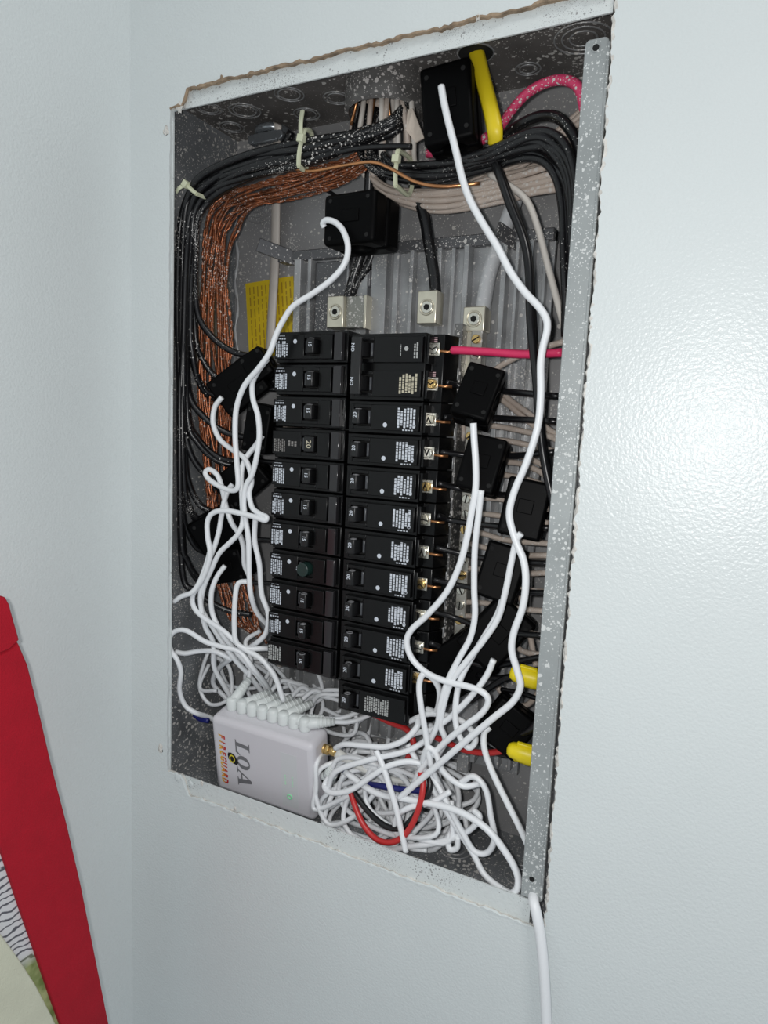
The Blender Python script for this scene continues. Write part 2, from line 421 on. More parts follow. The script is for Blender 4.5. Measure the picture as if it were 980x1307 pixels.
    # diagonal hanger brackets
    for (u0, v0, y0, u1, v1, y1) in ((329, 312, .060, 392, 336, .082), (634, 292, .060, 668, 315, .082)):
        a, b_ = at(u0, v0, y0), at(u1, v1, y1); d = (b_ - a); Mx = Matrix.Translation((a + b_) / 2) @ d.to_track_quat('X', 'Z').to_matrix().to_4x4()
        B(MB().cbox((0, 0, 0), (d.length, .0025, .012), Mx), 'hanger_bracket', DARKMETAL, bevel=.0008)
    # dark channel and neutral bar beside the right-hand breakers
    B(MB().box((.2345, .052, .118), (.2415, .080, .402)), 'insulator_channel', mat('insulator_channel', (.12, .12, .118), .4, .3, speck=(DUST, .75, 220), grain=(.35, 60)), bevel=.0008)
    for k in range(12):
        z = .382 - .0225 * k; B(MB().box((.2335, .0505, z), (.2405, .056, z + .009)), 'channel_clip', GALV, bevel=.0006)
    nb = B(MB().box((.2455, .060, .150), (.2545, .071, .398)), 'neutral_bar', mat('neutral_bar_metal', (.50, .48, .43), .35, .7, grain=(.2, 70), speck=(DUST, .4, 260)), bevel=.0006)
    for k in range(20):
        z = .391 - .0122 * k
        s = MB().cyl((.250, .0575, z), (.250, .061, z), .0035, n=14).build('terminal_screw', STEELBRIGHT if k % 3 else BRASS, nb, off=base, bevel=.0005)
        a = random.Random(k).uniform(0, 3.1); Mx = Matrix.Translation((.250, .0574, z)) @ Matrix.Rotation(a, 4, 'Y')
        MB().cbox((0, 0, 0), (.0062, .0006, .0009), Mx).build('screw_slot', HOLE, t, off=base)
    B(MB().box((.0785, .052, .10), (.0835, .080, .395)), 'chassis_side', mat('chassis_side_metal', (.36, .31, .27), .4, .4, grain=(.3, 60)))
    # feed lugs
    for (u, v, w, h, dx) in ((427.5, 398, .0165, .026, .018), (544.5, 392, .0165, .0255, .003), (604.5, 407, .0175, .0185, 0)):
        c = at(u, v, .060)
        lg = B(MB().cbox(c + Vector((0, .007, 0)), (w, .014, h)), 'lug', ALU, bevel=.0008)
        MB().ring(c + Vector((0, -.0002, 0)), (0, 1, 0), .0058, .0007, 22, 5).build('lug_rim', ALU, lg, off=base, smooth=True)
        MB().cyl(c + Vector((0, -.0006, 0)), c + Vector((0, .002, 0)), .0050, n=18).build('lug_screw', STEELBRIGHT, lg, off=base, bevel=.0006)
        MB().cyl(c + Vector((0, -.0009, 0)), c + Vector((0, .002, 0)), .0026, n=6).build('hex_socket', HOLE, lg, off=base)
        if dx > .01:
            B(MB().box((c.x + w / 2, .064, c.z - h / 2), (c.x + w / 2 + dx, .078, c.z + h / 2)), 'lug_block', mat('lug_block_metal', (.30, .30, .27), .4, .5, speck=(DUST, .7, 260)), bevel=.0006)
            B(MB().box((c.x + w / 2 + dx, .062, c.z - h / 2 - .001), (c.x + w / 2 + dx + .0025, .078, c.z + h / 2)), 'lug_plate', ALU, bevel=.0004)
    c = at(604, 440, .064); B(MB().cbox(c, (.011, .003, .05)), 'neutral_strap', ALU, bevel=.0005)
    # yellow notice pasted on the back panel, text too small to read
    a, b_ = at(313, 362, YB - .0006), at(374, 352, YB - .0006); c_, d_ = at(379, 452, YB - .0006), at(318, 456, YB - .0006)
    yl = MB(); yl.add([a, b_, c_, d_] + [p + Vector((0, .0005, 0)) for p in (a, b_, c_, d_)], [(0, 1, 2, 3), (0, 4, 5, 1), (1, 5, 6, 2), (2, 6, 7, 3), (3, 7, 4, 0)])
    lab = B(yl, 'notice_label', YLABEL)
    pr_ = MB(); rnd = random.Random(5)
    for i in range(11):
        t_ = .08 + .84 * i / 10; p = .06
        while p < .9:
            q = min(p + rnd.uniform(.04, .14), .93)
            def Q(s, w): return a.lerp(b_, s).lerp(d_.lerp(c_, s), w) + Vector((0, -.0002, 0))
            pr_.add([Q(t_, p), Q(t_ + .025, p), Q(t_ + .025, q), Q(t_, q)], [(0, 1, 2, 3)]); p = q + rnd.uniform(.015, .04)
    pr_.build('notice_print', YPRINT, lab, off=base)
    # cable clamp in the top
    cc = Vector((.040, .080, .577))
    B(MB().ring(cc, (0, 0, 1), .0135, .0035, 20, 8), 'cable_clamp', mat('clamp_metal', (.30, .32, .34), .26, .7), smooth=True)
    for s in (-1, 1):
        q = cc + Vector((s * .015, -.006, -.008))
        B(MB().cyl(q, q + Vector((0, -.007, 0)), .0042, n=12), 'clamp_screw', mat('clamp_metal', (.30, .32, .34), .26, .7), bevel=.0008)
    B(MB().cbox(cc + Vector((0, -.011, -.008)), (.026, .004, .009)), 'clamp_bar', mat('clamp_metal', (.30, .32, .34), .26, .7), bevel=.001)
    return t
enclosure = make_enclosure()

# ================================================================ BREAKERS
ORD = ['first', 'second', 'third', 'fourth', 'fifth', 'sixth', 'seventh', 'eighth', 'ninth', 'tenth', 'eleventh', 'twelfth']
FY = .020 - .078
def fine_print(mb, X, d0, d1, z0, z1, y, rnd, cols=6, sz=1):
    """columns of tiny printed dashes, as on a rating label too small to read"""
    w = (d1 - d0) / cols
    for c in range(cols):
        x0 = d0 + c * w + w * .12; x1 = x0 + w * .66
        a = z0 + (z1 - z0) * rnd.choice((0, 0, .05, .12)); e = z1 - (z1 - z0) * rnd.choice((0, 0, .04, .15))
        while a < e:
            b = min(a + rnd.uniform(.0008, .0028) * sz, e)
            mb.add([(X(x0), y, a), (X(x1), y, a), (X(x1), y, b), (X(x0), y, b)], [(0, 1, 2, 3)]); a = b + rnd.uniform(.0003, .0006) * sz
def disc(mb, c, r, n=12):
    mb.add([(c[0] + r * math.cos(2 * math.pi * i / n), c[1], c[2] + r * math.sin(2 * math.pi * i / n)) for i in range(n)], [tuple(range(n))])
def breaker(side, row, zc, style='single', amps='15', label=''):
    sx = 1 if side == 'right' else -1
    xi = .1612 if sx > 0 else .1585
    X = lambda d: sx * d
    rnd = random.Random(row * 7 + (100 if sx > 0 else 0))
    t = thing('circuit_breaker', label, 'circuit breaker', (xi, .078, zc), 'breakers beside the neutral bar' if sx > 0 else 'breakers beside the copper wires')
    H = .0123 if style != 'double' else .0249
    L1 = .0635 if sx > 0 else .0675
    if sx > 0: prof = [(0, FY + .004), (L1, FY + .004), (L1 + .0006, FY + .0135), (.0735, FY + .0145), (.0785, FY + .026), (.0785, 0), (0, 0)]
    else: prof = [(0, FY + .004), (L1, FY + .004), (L1 + .0006, FY + .0135), (.074, FY + .016), (.078, FY + .03), (.078, 0), (0, 0)]
    MB().prism([(X(a), b) for a, b in prof], -H, H).build('body', BLACKPL, t, bevel=.0007)
    rows = [0] if style != 'double' else [.0126, -.0126]
    for q, zz in enumerate(rows):
        hc = .0095
        c0, c1 = (.0045, L1 - .001) if sx > 0 else (.012, L1 - .0005)
        # slim raised front cover, framed around the handle opening
        hd = .0135 if sx > 0 else .0300            # handle position along the body
        a0, a1 = hd - .0065, hd + .0085
        cov = MB()
        for (p, r_, zl, zh) in ((c0, a0, -hc, hc), (a1, c1, -hc, hc), (a0, a1, hc - .0028, hc), (a0, a1, -hc, -hc + .0028)):
            cov.box((min(X(p), X(r_)), FY, zz + zl), (max(X(p), X(r_)), FY + .005, zz + zh))
        cov.build('cover', BLACKPL, t, bevel=.0004)
        MB().box((min(X(a0), X(a1)), FY + .0038, zz - hc), (max(X(a0), X(a1)), FY + .0042, zz + hc)).build('handle_well', HOLE, t)
        MB().box((min(X(hd + .0055), X(hd + .0075)), FY + .0005, zz - .005), (max(X(hd + .0055), X(hd + .0075)), FY + .004, zz + .005)).build('rocker', mat('rocker_grey', (.06, .063, .07), .25), t, bevel=.0005)
        # handle leaning to the ON side
        if style in ('single', 'double', 'last', 'plain'):
            hp = [(X(hd - .0042), FY + .0042), (X(hd - .0052), FY - .0055), (X(hd - .0042), FY - .0068), (X(hd + .0012), FY - .0068), (X(hd + .0026), FY - .0052), (X(hd + .0040), FY + .0042)]
            h = MB().prism(hp, zz - .0056, zz + .0056).build('handle', HANDLE, t, bevel=.0006)
            if style != 'double':
                MB().ring((X(hd - .0008), FY - .0030, zz + .0057), (0, 0, 1), .0023, .00045, 14, 5).build('handle_glint', mat('glint_grey', (.20, .20, .21), .3), h, smooth=True)  # grey ring stands in for the glint on the handle's edges
            n_ = MB()
            if style != 'double':
                put_text(n_, amps, (X(hd - .0016), FY - .00695, zz + .0012), (0, 0, -sx * -1 if sx > 0 else -1), (-1 if sx > 0 else 1, 0, 0), .0030)
                n_.build('rating_number', PRINT, h)
        elif style == 'tandem':
            h = MB().box((X(hd) - .0048, FY - .0022, zz - .0062), (X(hd) + .0048, FY + .004, zz + .0062)).build('handle', HANDLE, t, bevel=.0008)
            n_ = MB(); put_text(n_, '20', (X(hd), FY - .00235, zz), (0, 0, -1), (1, 0, 0), .0046); n_.build('rating_number', PRINTWARM, h)
        elif style == 'test':
            h = MB().cyl((X(hd + .001), FY + .004, zz), (X(hd + .001), FY - .0045, zz), .0062, .0056, n=22).build('test_button', mat('test_button', (.012, .03, .026), .25), t, bevel=.0006)
            n_ = MB(); put_text(n_, amps, (X(hd + .0085), FY - .00015, zz - .0005), (0, 0, -1), (1, 0, 0), .0026); n_.build('rating_number', PRINT, t)
        # printed label
        pm = MB(); y = FY - .00015
        if style == 'tandem':
            fine_print(pm, X, L1 - .0135, L1 - .002, zz - .0075, zz + .003, y, rnd, 6)
            fine_print(pm, X, L1 - .025, L1 - .0155, zz - .0025, zz + .002, y, rnd, 3)
            pm.build('label_print', PRINTDIM, t)
        elif style == 'double' and q == 0:
            fine_print(pm, X, .0555, .0595, zz - .0065, zz + .0055, y, rnd, 2)
            fine_print(pm, X, .0445, .0455, zz - .006, zz + .004, y, rnd, 1); disc(pm, (X(.0495), y, zz + .0005), .0017)
            pm.build('label_print', PRINTDIM if 0 else mat('label_print_mid', (.40, .41, .40), .6), t)
        elif style in ('last', 'plain') and (sx > 0 or style == 'plain'):
            d0, d1 = (.027, .049) if sx > 0 else (L1 - .0145, L1 - .001)
            fine_print(pm, X, d0, d1, zz - .0065, zz + .0065, y, rnd, 11 if sx > 0 else 6); pm.build('label_print', mat('label_print_mid', (.40, .41, .40), .6), t)
        else:
            if sx > 0:
                fine_print(pm, X, .0445, .0600, zz - .0072, zz + .0075, y, rnd, 6)
                if style == 'single':
                    fine_print(pm, X, .049, .0585, zz - .0093, zz - .0083, y, rnd, 4, .4); pm.ring((X(.0585), y, zz - .0055), (0, 1, 0), .0013, .00018, 12, 4)
                    disc(pm, (X(.0345), y, zz - .0055), .0018)
            else:
                fine_print(pm, X, L1 - .0135, L1 - .0015, zz - .0082, zz + .0045, y, rnd, 6)
                fine_print(pm, X, L1 - .0115, L1 - .0020, zz + .0058, zz + .0072, y, rnd, 4, .4)
                fine_print(pm, X, L1 - .0105, L1 - .0030, zz + .0084, zz + .0089, y, rnd, 8, .5)
                disc(pm, (X(L1 - .0205), y, zz + .0042), .0018)
            pm.build('label_print', PRINTWARM if (style == 'double') else PRINT, t)
        # wire terminal
        if sx > 0 and style != 'plain':
            p = (.0664, FY + .0128, zz + (.001 if style == 'double' else 0))
            pl = MB().cbox((p[0], p[1], p[2]), (.0088, .0016, .0098)).build('terminal_plate', STEELBRIGHT, t, bevel=.0004)
            if row >= 7: pass
            sc = MB().cyl((p[0] + .0003, p[1] - .0038, p[2]), (p[0] + .0003, p[1], p[2]), .0036, n=16).build('terminal_screw', [STEELBRIGHT, BRASS, ALU][(row + q) % 3], t, bevel=.0006)
            Mx = Matrix.Translation((p[0] + .0003, p[1] - .0039, p[2])) @ Matrix.Rotation(rnd.uniform(0, 3.1), 4, 'Y')
            MB().cbox((0, 0, 0), (.0066, .0005, .0009), Mx).build('screw_slot', HOLE, sc)
            MB().tube([(p[0] + .003, p[1] + .0008, p[2] - .001), (p[0] + .009, p[1] + .0018, p[2] - .0015), (p[0] + .014, p[1] + .004, p[2] - .0015)], .0011, 6).build('bare_wire_end', COPPERCLEAN, t, smooth=True)
            MB().box((L1 + .0004, FY + .004, zz - .0105), (L1 + .0026, FY + .014, zz + .0105)).build('terminal_barrier', BLACKPL, t, bevel=.0004)
            if style == 'double':
                tk = MB()
                for dz in (.0065, .0078, .0091): tk.add([(.0625, FY + .0125, zz + dz), (.0685, FY + .0125, zz + dz), (.0685, FY + .0125, zz + dz + .0007), (.0625, FY + .0125, zz + dz + .0007)], [(0, 1, 2, 3)])
                tk.build('torque_mark', mat('torque_mark', (.60, .40, .42), .6), t)
    if style == 'double':                                  # one bar ties both handles
        tie = MB().box((.0065, FY - .0075, -.0215), (.0155, FY - .0045, .0215)).build('handle_tie', mat('tie_bar', (.012, .012, .0125), .36), t, bevel=.0008)
        n_ = MB()
        for zz in rows: put_text(n_, 'ON', (.0085, FY - .00765, zz + .001), (0, 0, 1), (-1, 0, 0), .0028)
        n_.build('switch_lettering', PRINT, tie)
    if sx < 0:                                            # clear rim on the inner end of the breakers on this side
        MB().box((X(.0105), FY - .0002, -.0108), (X(.0030), FY + .004, .0108)).build('end_cover', mat('smoked_plastic', (.020, .019, .021), .12), t, bevel=.0005)
    return t
for i in range(11):
    z = .3824 - .02566 * i
    st = 'tandem' if i == 3 else 'test' if i == 7 else 'plain' if i == 10 else 'single'
    what = {'tandem': 'black 20 amp breaker with large pale number', 'test': 'black breaker with a round dark test button', 'plain': 'black 15 amp breaker with dotted label'}.get(st, 'black 15 amp breaker')
    breaker('left', i, z, st, '15', f'{what}, {ORD[i]} down the column beside the copper wires')
breaker('right', 0, .3668, 'double', '', 'black double breaker with tied handles at the column top beside the neutral bar')
for i in range(2, 12):
    z = .392 - .02525 * i - .0125
    last = i == 11
    breaker('right', i, z, 'plain' if last else 'single', '20', f'black 20 amp breaker, {ORD[i - 1]} down the column beside the neutral bar' + (', no terminal screw' if last else ''))

# ================================================================ CURRENT SENSORS
def sensor(c, dims, rot, label, sleeve=None, axis='x'):
    """split-core sensor: two shells around a round aperture (axis x), hinge, latch and cable sleeve"""
    w, d, h = dims
    t = thing('current_sensor', label, 'current sensor', c, 'black clip-on current sensors', rot=Euler([R_(a) for a in rot], 'XYZ'))
    D2 = w if axis == 'z' else h                           # extent across the split, seen from the aperture end
    rh = min(d, D2) * .26
    for s in (1, -1):                                      # front shell and rear shell
        prof = [(-D2 / 2, s * .0003), (-D2 / 2, s * d / 2), (D2 / 2, s * d / 2), (D2 / 2, s * .0003), (rh, s * .0003)]
        for k in range(1, 8):
            a = math.pi * k / 8; prof.append((rh * math.cos(a), s * (.0003 + rh * math.sin(a))))
        prof.append((-rh, s * .0003))
        if axis == 'x': prof = [(q, p) for p, q in prof]
        e = (h if axis == 'z' else w) / 2
        MB().prism(prof, -e, e, axis).build('shell', BLACKMATT, t, bevel=min(w, d, h) * .09, seg=3)
    MB().cbox((w * .02, -d / 2 - .0002, h * .04), (w * .36, .0012, h * .24)).build('latch', BLACKMATT, t, bevel=.0005)
    MB().cyl((-w * .38, d / 2 + .0004, 0), (w * .38, d / 2 + .0004, 0), .0016, n=10).build('hinge', BLACKPL, t)
    for sx in (-1, 1):
        for sz in (-1, 1):
            MB().cyl((sx * w * .36, -d / 2 + .0004, sz * h * .36), (sx * w * .36, -d / 2 - .0003, sz * h * .36), .0016, n=10).build('screw_recess', HOLE, t)
    if sleeve:
        a, b = Vector(sleeve[0]), Vector(sleeve[1])
        MB().tube([a, a.lerp(b, .5), b], [.0036, .0033, .0028], 12).build('cable_sleeve', BLACKMATT, t, smooth=True)
    return t
def sens(u, v, y, dims, rot, label, **k): return sensor(at(u, v, y), dims, rot, label, **k)
S = {}
S['top'] = sens(577, 142, .030, (.036, .030, .052), (0, -7, 6), 'tall black sensor box hanging beneath the yellow cable hole', axis='z')
S['mid'] = sens(462, 287, .040, (.046, .040, .038), (0, 0, -2), 'black sensor box with coiled white lead above the feed lugs', axis='z')
S['L0'] = sens(333, 468, .048, (.022, .03, .026), (0, -35, 20), 'small black sensor behind the top breaker beside the copper wires')
S['L1'] = sens(308, 492, .042, (.045, .026, .036), (8, -38, 20), 'black sensor tilted over the copper wires by the second breaker')
S['L2'] = sens(337, 547, .046, (.024, .03, .042), (0, 8, 10), 'black sensor tucked against the third breaker by the copper wires')
S['L3'] = sens(312, 612, .044, (.045, .03, .034), (6, -42, 20), 'black sensor slanting beside the fifth breaker and copper wires')
S['L4'] = sens(285, 672, .040, (.050, .03, .036), (10, -30, 20), 'large black sensor below a white cord loop over the copper wires')
S['L5'] = sens(297, 718, .046, (.036, .028, .030), (8, -15, 10), 'lowest black sensor over the copper wires behind white cords')
S['R1'] = sens(611, 507, .026, (.027, .024, .040), (-22, 14, 8), 'black sensor just under the pink breaker wire', sleeve=((.006, -.004, -.019), (.000, -.009, -.024)))
S['R2'] = sens(617, 595, .026, (.028, .024, .040), (-14, 10, 6), 'black sensor, second below the pink breaker wire', sleeve=((.006, -.004, -.019), (.001, -.009, -.022)))
S['R3'] = sens(671, 650, .030, (.030, .024, .041), (-8, 8, 8), 'black sensor beside the steel flange with a cord curving across it')
S['R4'] = sens(641, 731, .034, (.030, .024, .041), (-12, 12, 8), 'black sensor crossed by a white cord above the slanted pair')
S['R5'] = sens(634, 806, .046, (.036, .030, .050), (-10, 38, 8), 'large slanted black sensor above the upper yellow wire nut')
S['R6'] = sens(588, 845, .056, (.042, .030, .052), (-5, 50, 8), 'black sensor slanted low beside the neutral bar end')
S['R7'] = sens(648, 925, .034, (.034, .026, .034), (-10, 32, 10), 'black sensor between the two yellow wire nuts')

# ================================================================ WIRES
def clampbox(u, v, y, r):
    p = at(u, v, y); k = 0
    while k < 60 and (p.x < X0 + r + .0008 or p.z > Z1 - r - .0006 or p.z < Z0 + r + .0006):
        y -= .002; p = at(u, v, y); k += 1
        if y < .004: break
    return p
def wire(name, path, r, m, label, cat='wire', group=None, per=7, n=8, flat=None, clamp=True, twist=0, solid=True):
    pts = [clampbox(u, v, y, r) if clamp else at(u, v, y) for u, v, y in path]
    return wire3(name, pts, r, m, label, cat, group, per, n, flat, twist)
def wire3(name, pts, r, m, label, cat='wire', group=None, per=7, n=8, flat=None, twist=0):
    sp = spline(pts, per); mb = MB()
    if twist:
        sp = spline(pts, per * 3); L = 0; ph = [0]
        for a, b in zip(sp, sp[1:]): L += (b - a).length; ph.append(L / twist * 2 * math.pi)
        fr = []; nrm = (sp[1] - sp[0]).orthogonal().normalized()
        for i in range(len(sp)):
            t = (sp[min(i + 1, len(sp) - 1)] - sp[max(i - 1, 0)]).normalized(); nrm = (nrm - t * nrm.dot(t)).normalized(); fr.append((nrm.copy(), t.cross(nrm)))
        for s in (0, math.pi):
            mb.tube([p + (f[0] * math.cos(a + s) + f[1] * math.sin(a + s)) * r * .62 for p, f, a in zip(sp, fr, ph)], r * .72, 6)
    else: mb.tube(sp, r, n, flat)
    o = mb.build(name, m, off=sp[len(sp) // 2], smooth=True)
    return tag(o, label, cat, group)
def bundle(A, B, n, r, m, name, label, group, cat='wire', jit=.10, seed=1, twist=None, ends=None, ydj=.003):
    rnd = random.Random(seed); out = []
    for i in range(n):
        t0 = (i + .5) / n; ph = rnd.uniform(0, 6)
        path = []
        for k, (a, b) in enumerate(zip(A, B)):
            t = t0 + jit * math.sin(ph + k * rnd.uniform(.7, 1.3))
            path.append((a[0] + (b[0] - a[0]) * t, a[1] + (b[1] - a[1]) * t, a[2] + (b[2] - a[2]) * t + rnd.uniform(-ydj, ydj)))
        if ends: path = ends(i, path)
        out.append(wire(name, path, r, m, label, cat, group, twist=(twist(i) if twist else 0)))
    return out
# -- left-hand black branch wires
A = [(531, 112, .046), (500, 150, .034), (450, 170, .028), (390, 183, .022), (320, 199, .016), (262, 222, .012), (240, 250, .012), (230, 300, .012), (228, 400, .014), (228, 520, .014), (229, 700, .014)]
B = [(520, 140, .046), (505, 166, .038), (455, 188, .034), (395, 209, .030), (325, 226, .026), (278, 246, .022), (254, 276, .022), (248, 320, .024), (246, 420, .024), (244, 520, .024), (243, 700, .024)]
LE = [(326, 456, .05), (290, 482, .045), (275, 505, .045), (322, 560, .05), (300, 590, .045), (288, 612, .04), (268, 652, .036), (262, 668, .036), (262, 700, .035), (268, 745, .04), (322, 785, .05)]
order = [10, 9, 9, 8, 7, 7, 6, 5, 4, 4, 3, 2, 2, 1, 0]
def lend(i, path):
    e = LE[order[i]]; e = (e[0], e[1] + 5 * (i % 2), e[2] + .003 * (i % 2)); keep = [p for p in path if p[1] < e[1] - 85]
    u0, v0, y0 = keep[-1]; uu = u0
    return keep + [(uu + 2, e[1] - 62, y0 + .002), (uu + (e[0] - uu) * .22 + 1, e[1] - 30, y0 + .008), (uu + (e[0] - uu) * .6, e[1] - 8, (y0 + e[2]) / 2 + .004), e]
bundle(A, B, 15, .0028, BLACKWIRE, 'black_wire', 'black insulated wire in the speckled bundle looping down beside the copper wires', 'black wires beside the copper wires', seed=4, ends=lend, jit=.13)
wire('black_wire', [(525, 187, .03), (500, 187, .028), (460, 189, .028), (420, 197, .03)], .0022, BLACKCLEAN, 'thin black wire crossing in front of the hub wires')
# -- bare copper grounds
A = [(470, 176, .055), (452, 200, .050), (415, 214, .046), (360, 229, .042), (300, 241, .038), (268, 262, .034), (255, 300, .034), (252, 400, .034), (248, 500, .034), (252, 600, .036), (262, 690, .04), (285, 780, .045), (318, 806, .05)]
B = [(482, 190, .055), (468, 214, .055), (430, 236, .058), (375, 252, .058), (322, 268, .056), (300, 292, .056), (293, 330, .056), (293, 430, .056), (298, 520, .056), (304, 600, .056), (314, 690, .056), (322, 770, .056), (338, 820, .056)]
bundle(A, B, 17, .00125, COPPER, 'copper_wire', 'bare speckled copper ground wire in the bundle down the enclosure side', 'bare copper ground wires', seed=9, twist=lambda i: .019 if i % 3 == 0 else 0, jit=.16)
wire('copper_wire', [(374, 215, .030), (400, 218, .028), (440, 211, .024), (475, 207, .02), (500, 216, .02), (530, 232, .02), (565, 238, .022), (612, 234, .03)], .0013, COPPERCLEAN, 'single clean copper wire crossing in front of the beige bundle')
# -- right-hand black branch wires
A = [(490, 140, .05), (482, 180, .048), (505, 206, .042), (560, 205, .036), (620, 192, .030), (680, 170, .024), (715, 180, .020), (735, 222, .018), (742, 300, .018), (738, 420, .018)]
B = [(458, 132, .055), (452, 178, .052), (476, 216, .048), (540, 232, .042), (610, 222, .040), (668, 204, .036), (698, 218, .030), (714, 258, .028), (719, 330, .026), (720, 430, .026)]
bundle(A, B, 10, .0027, BLACKWIRE, 'black_wire', 'black insulated wire in the speckled bundle arching over to the steel flange', 'black wires arching to the flange', seed=6, jit=.12)
# -- beige neutrals
A = [(486, 128, .052), (466, 160, .055), (458, 195, .060), (490, 236, .060), (560, 240, .060), (640, 224, .056), (700, 207, .050), (770, 190, .044)]
B = [(465, 128, .058), (450, 165, .060), (462, 214, .064), (500, 254, .066), (560, 271, .066), (640, 262, .062), (700, 248, .056), (770, 236, .050)]
bundle(A, B, 12, .0023, BEIGEWIRE, 'beige_wire', 'beige neutral wire in the bundle sagging from the conduit hub to the flange', 'beige wires under the conduit hub', seed=12, jit=.12)
A = [(600, 232, .066), (650, 205, .062), (695, 175, .056), (760, 120, .05)]
B = [(620, 246, .07), (670, 226, .066), (705, 206, .06), (765, 166, .05)]
bundle(A, B, 7, .0022, BEIGEWIRE, 'beige_wire', 'beige neutral wire rising behind the black arch towards the flange', 'beige wires rising behind the arch', seed=15, jit=.10)
for i, (u, y, du) in enumerate([(466, .036, -8), (474, .03, -4), (487, .026, 0), (495, .027, -5), (506, .03, 2), (512, .028, 8), (524, .030, 4), (482, .05, 0), (500, .05, 4), (516, .05, 2)]):
    wire('beige_wire', [(u, 112, y + .012), (u + du * .4, 140, y + .008), (u + du, 175, y + .012), (u + du * 1.2, 205, y + .02), (u + du + 8, 226, y + .026)], .0021, BEIGEWIRE if i % 2 else mat('pale_wire', (.62, .58, .53), .4), 'pale wire dropping straight out of the conduit hub', group='wires dropping out of the conduit hub', per=5)
for (u, v, du) in ((458, 118, -10), (478, 120, -6), (494, 118, 5), (514, 122, 8)):
    wire('copper_wire', [(u, v - 4, .045), (u + du * .3, v + 12, .040), (u + du, v + 42, .045)], .0013, COPPERCLEAN, 'short copper end hanging inside the conduit hub mouth', group='copper ends in the conduit hub', per=5)
# torn paper sheath at the hub
mb = MB(); q = [at(526, 138, .028), at(541, 176, .026), at(530, 182, .03), at(518, 166, .03), at(520, 140, .032)]
mb.add(q + [p + Vector((.0003, .0008, 0)) for p in q], [(0, 1, 2, 3, 4), (9, 8, 7, 6, 5)] + [(i, i + 5, (i + 1) % 5 + 5, (i + 1) % 5) for i in range(5)])
tag(mb.build('torn_cable_sheath', mat('sheath_paper', (.55, .47, .40), .8, grain=(.2, 90)), off=q[0]), 'torn tan paper cable sheath sticking out of the conduit hub', 'sheath')
# -- neutrals leaving the neutral bar
rnd = random.Random(21)
NB = [((590, 562), (596, 520), (625, 478), (668, 452), (720, 436)), ((632, 492), (650, 510), (675, 528), (700, 548), (722, 560)), ((628, 500), (655, 522), (690, 550), (712, 562)),
      ((592, 540), (640, 545), (680, 553), (718, 560)), ((596, 566), (640, 562), (690, 572), (716, 578)), ((600, 588), (650, 580), (690, 592), (715, 610)), ((600, 600), (648, 590), (685, 600), (712, 622)),
      ((605, 612), (640, 606), (690, 618), (712, 640)), ((594, 636), (620, 636), (645, 638), (700, 650)), ((592, 655), (618, 656), (650, 660), (700, 668)), ((590, 674), (620, 682), (650, 690), (705, 694)),
      ((590, 692), (615, 698), (650, 708), (702, 709)), ((590, 725), (622, 727), (660, 732), (700, 731)), ((588, 748), (620, 752), (660, 752), (700, 756)), ((588, 768), (620, 770), (655, 776), (695, 780)),
      ((586, 786), (615, 788), (650, 800), (692, 812)), ((590, 800), (640, 808), (665, 830), (690, 836)), ((662, 755), (672, 790), (680, 830), (684, 850))]
for i, p in enumerate(NB):
    path = [(u, v, .066 - .03 * k / (len(p) - 1)) for k, (u, v) in enumerate(p)]
    wire('beige_wire', path, .0022, BEIGEWIRE, 'beige neutral wire running from the neutral bar behind the steel flange', group='beige wires beside the neutral bar')
# -- hot wires of the right-hand breakers
HW = [((569, 488), (590, 493), (640, 499), (715, 506)), ((566, 533), (590, 532), (640, 534), (712, 538)), ((562, 577), (600, 581), (650, 582), (708, 577)), ((559, 617), (590, 624), (625, 630), (660, 632), (705, 628)),
      ((558, 658), (580, 665), (640, 672), (702, 674)), ((556, 699), (600, 709), (640, 716), (700, 719)), ((553, 740), (590, 748), (640, 755), (700, 757)), ((551, 780), (585, 790), (620, 803), (696, 812)), ((548, 820), (580, 834), (620, 850), (694, 838)), ((546, 860), (570, 868), (600, 880))]
for i, p in enumerate(HW):
    path = [(u, v, (.037, .046, .040, .030, .026)[k]) for k, (u, v) in enumerate(p)]
    wire('black_wire', path, .0023, BLACKCLEAN, 'black wire leaving a breaker terminal towards the steel flange', group='black wires from the breaker terminals')
wire('pink_wire', [(577, 447, .037), (586, 447, .036), (620, 449, .034), (670, 452, .028), (718, 450, .022)], .0030, PINKWIRE, 'pink wire running level from the double breaker to the steel flange')
wire('pink_wire', [(545, 196, .045), (590, 190, .045), (632, 168, .042), (652, 142, .038), (672, 120, .034), (696, 106, .03), (720, 102, .026), (738, 112, .022), (746, 140, .02)], .0034, PINKSPECK, 'thick speckled pink wire arching beside the yellow cable')
wire('black_wire', [(640, 178, .045), (662, 160, .04), (690, 148, .036), (715, 152, .03), (735, 180, .026), (742, 215, .024)], .0036, BLACKWIRE, 'thick speckled black wire arching below the pink one')
wire('yellow_cable', [(604, 52, .042), (609, 72, .038), (617, 105, .032), (626, 140, .026), (631, 165, .024), (632, 184, .03)], .0056, YELLOWCABLE, 'flat yellow cable dropping through the hole in the enclosure top', 'cable', flat=(Vector((0, 1, 0)), .5), clamp=False)
wire('flat_cable', [(354, 158, .080), (353, 200, .082), (352, 260, .088), (351, 330, .092), (347, 400, .093), (344, 450, .093)], .0062, FLATCABLE, 'flat off-white cable hanging from the clamp past the yellow notice', 'cable', flat=(Vector((.3, 1, 0)), .42))
wire('black_wire', [(372, 168, .07), (362, 190, .07), (372, 205, .06)], .0035, BLACKWIRE, 'short speckled black wire stub beside the cable clamp')
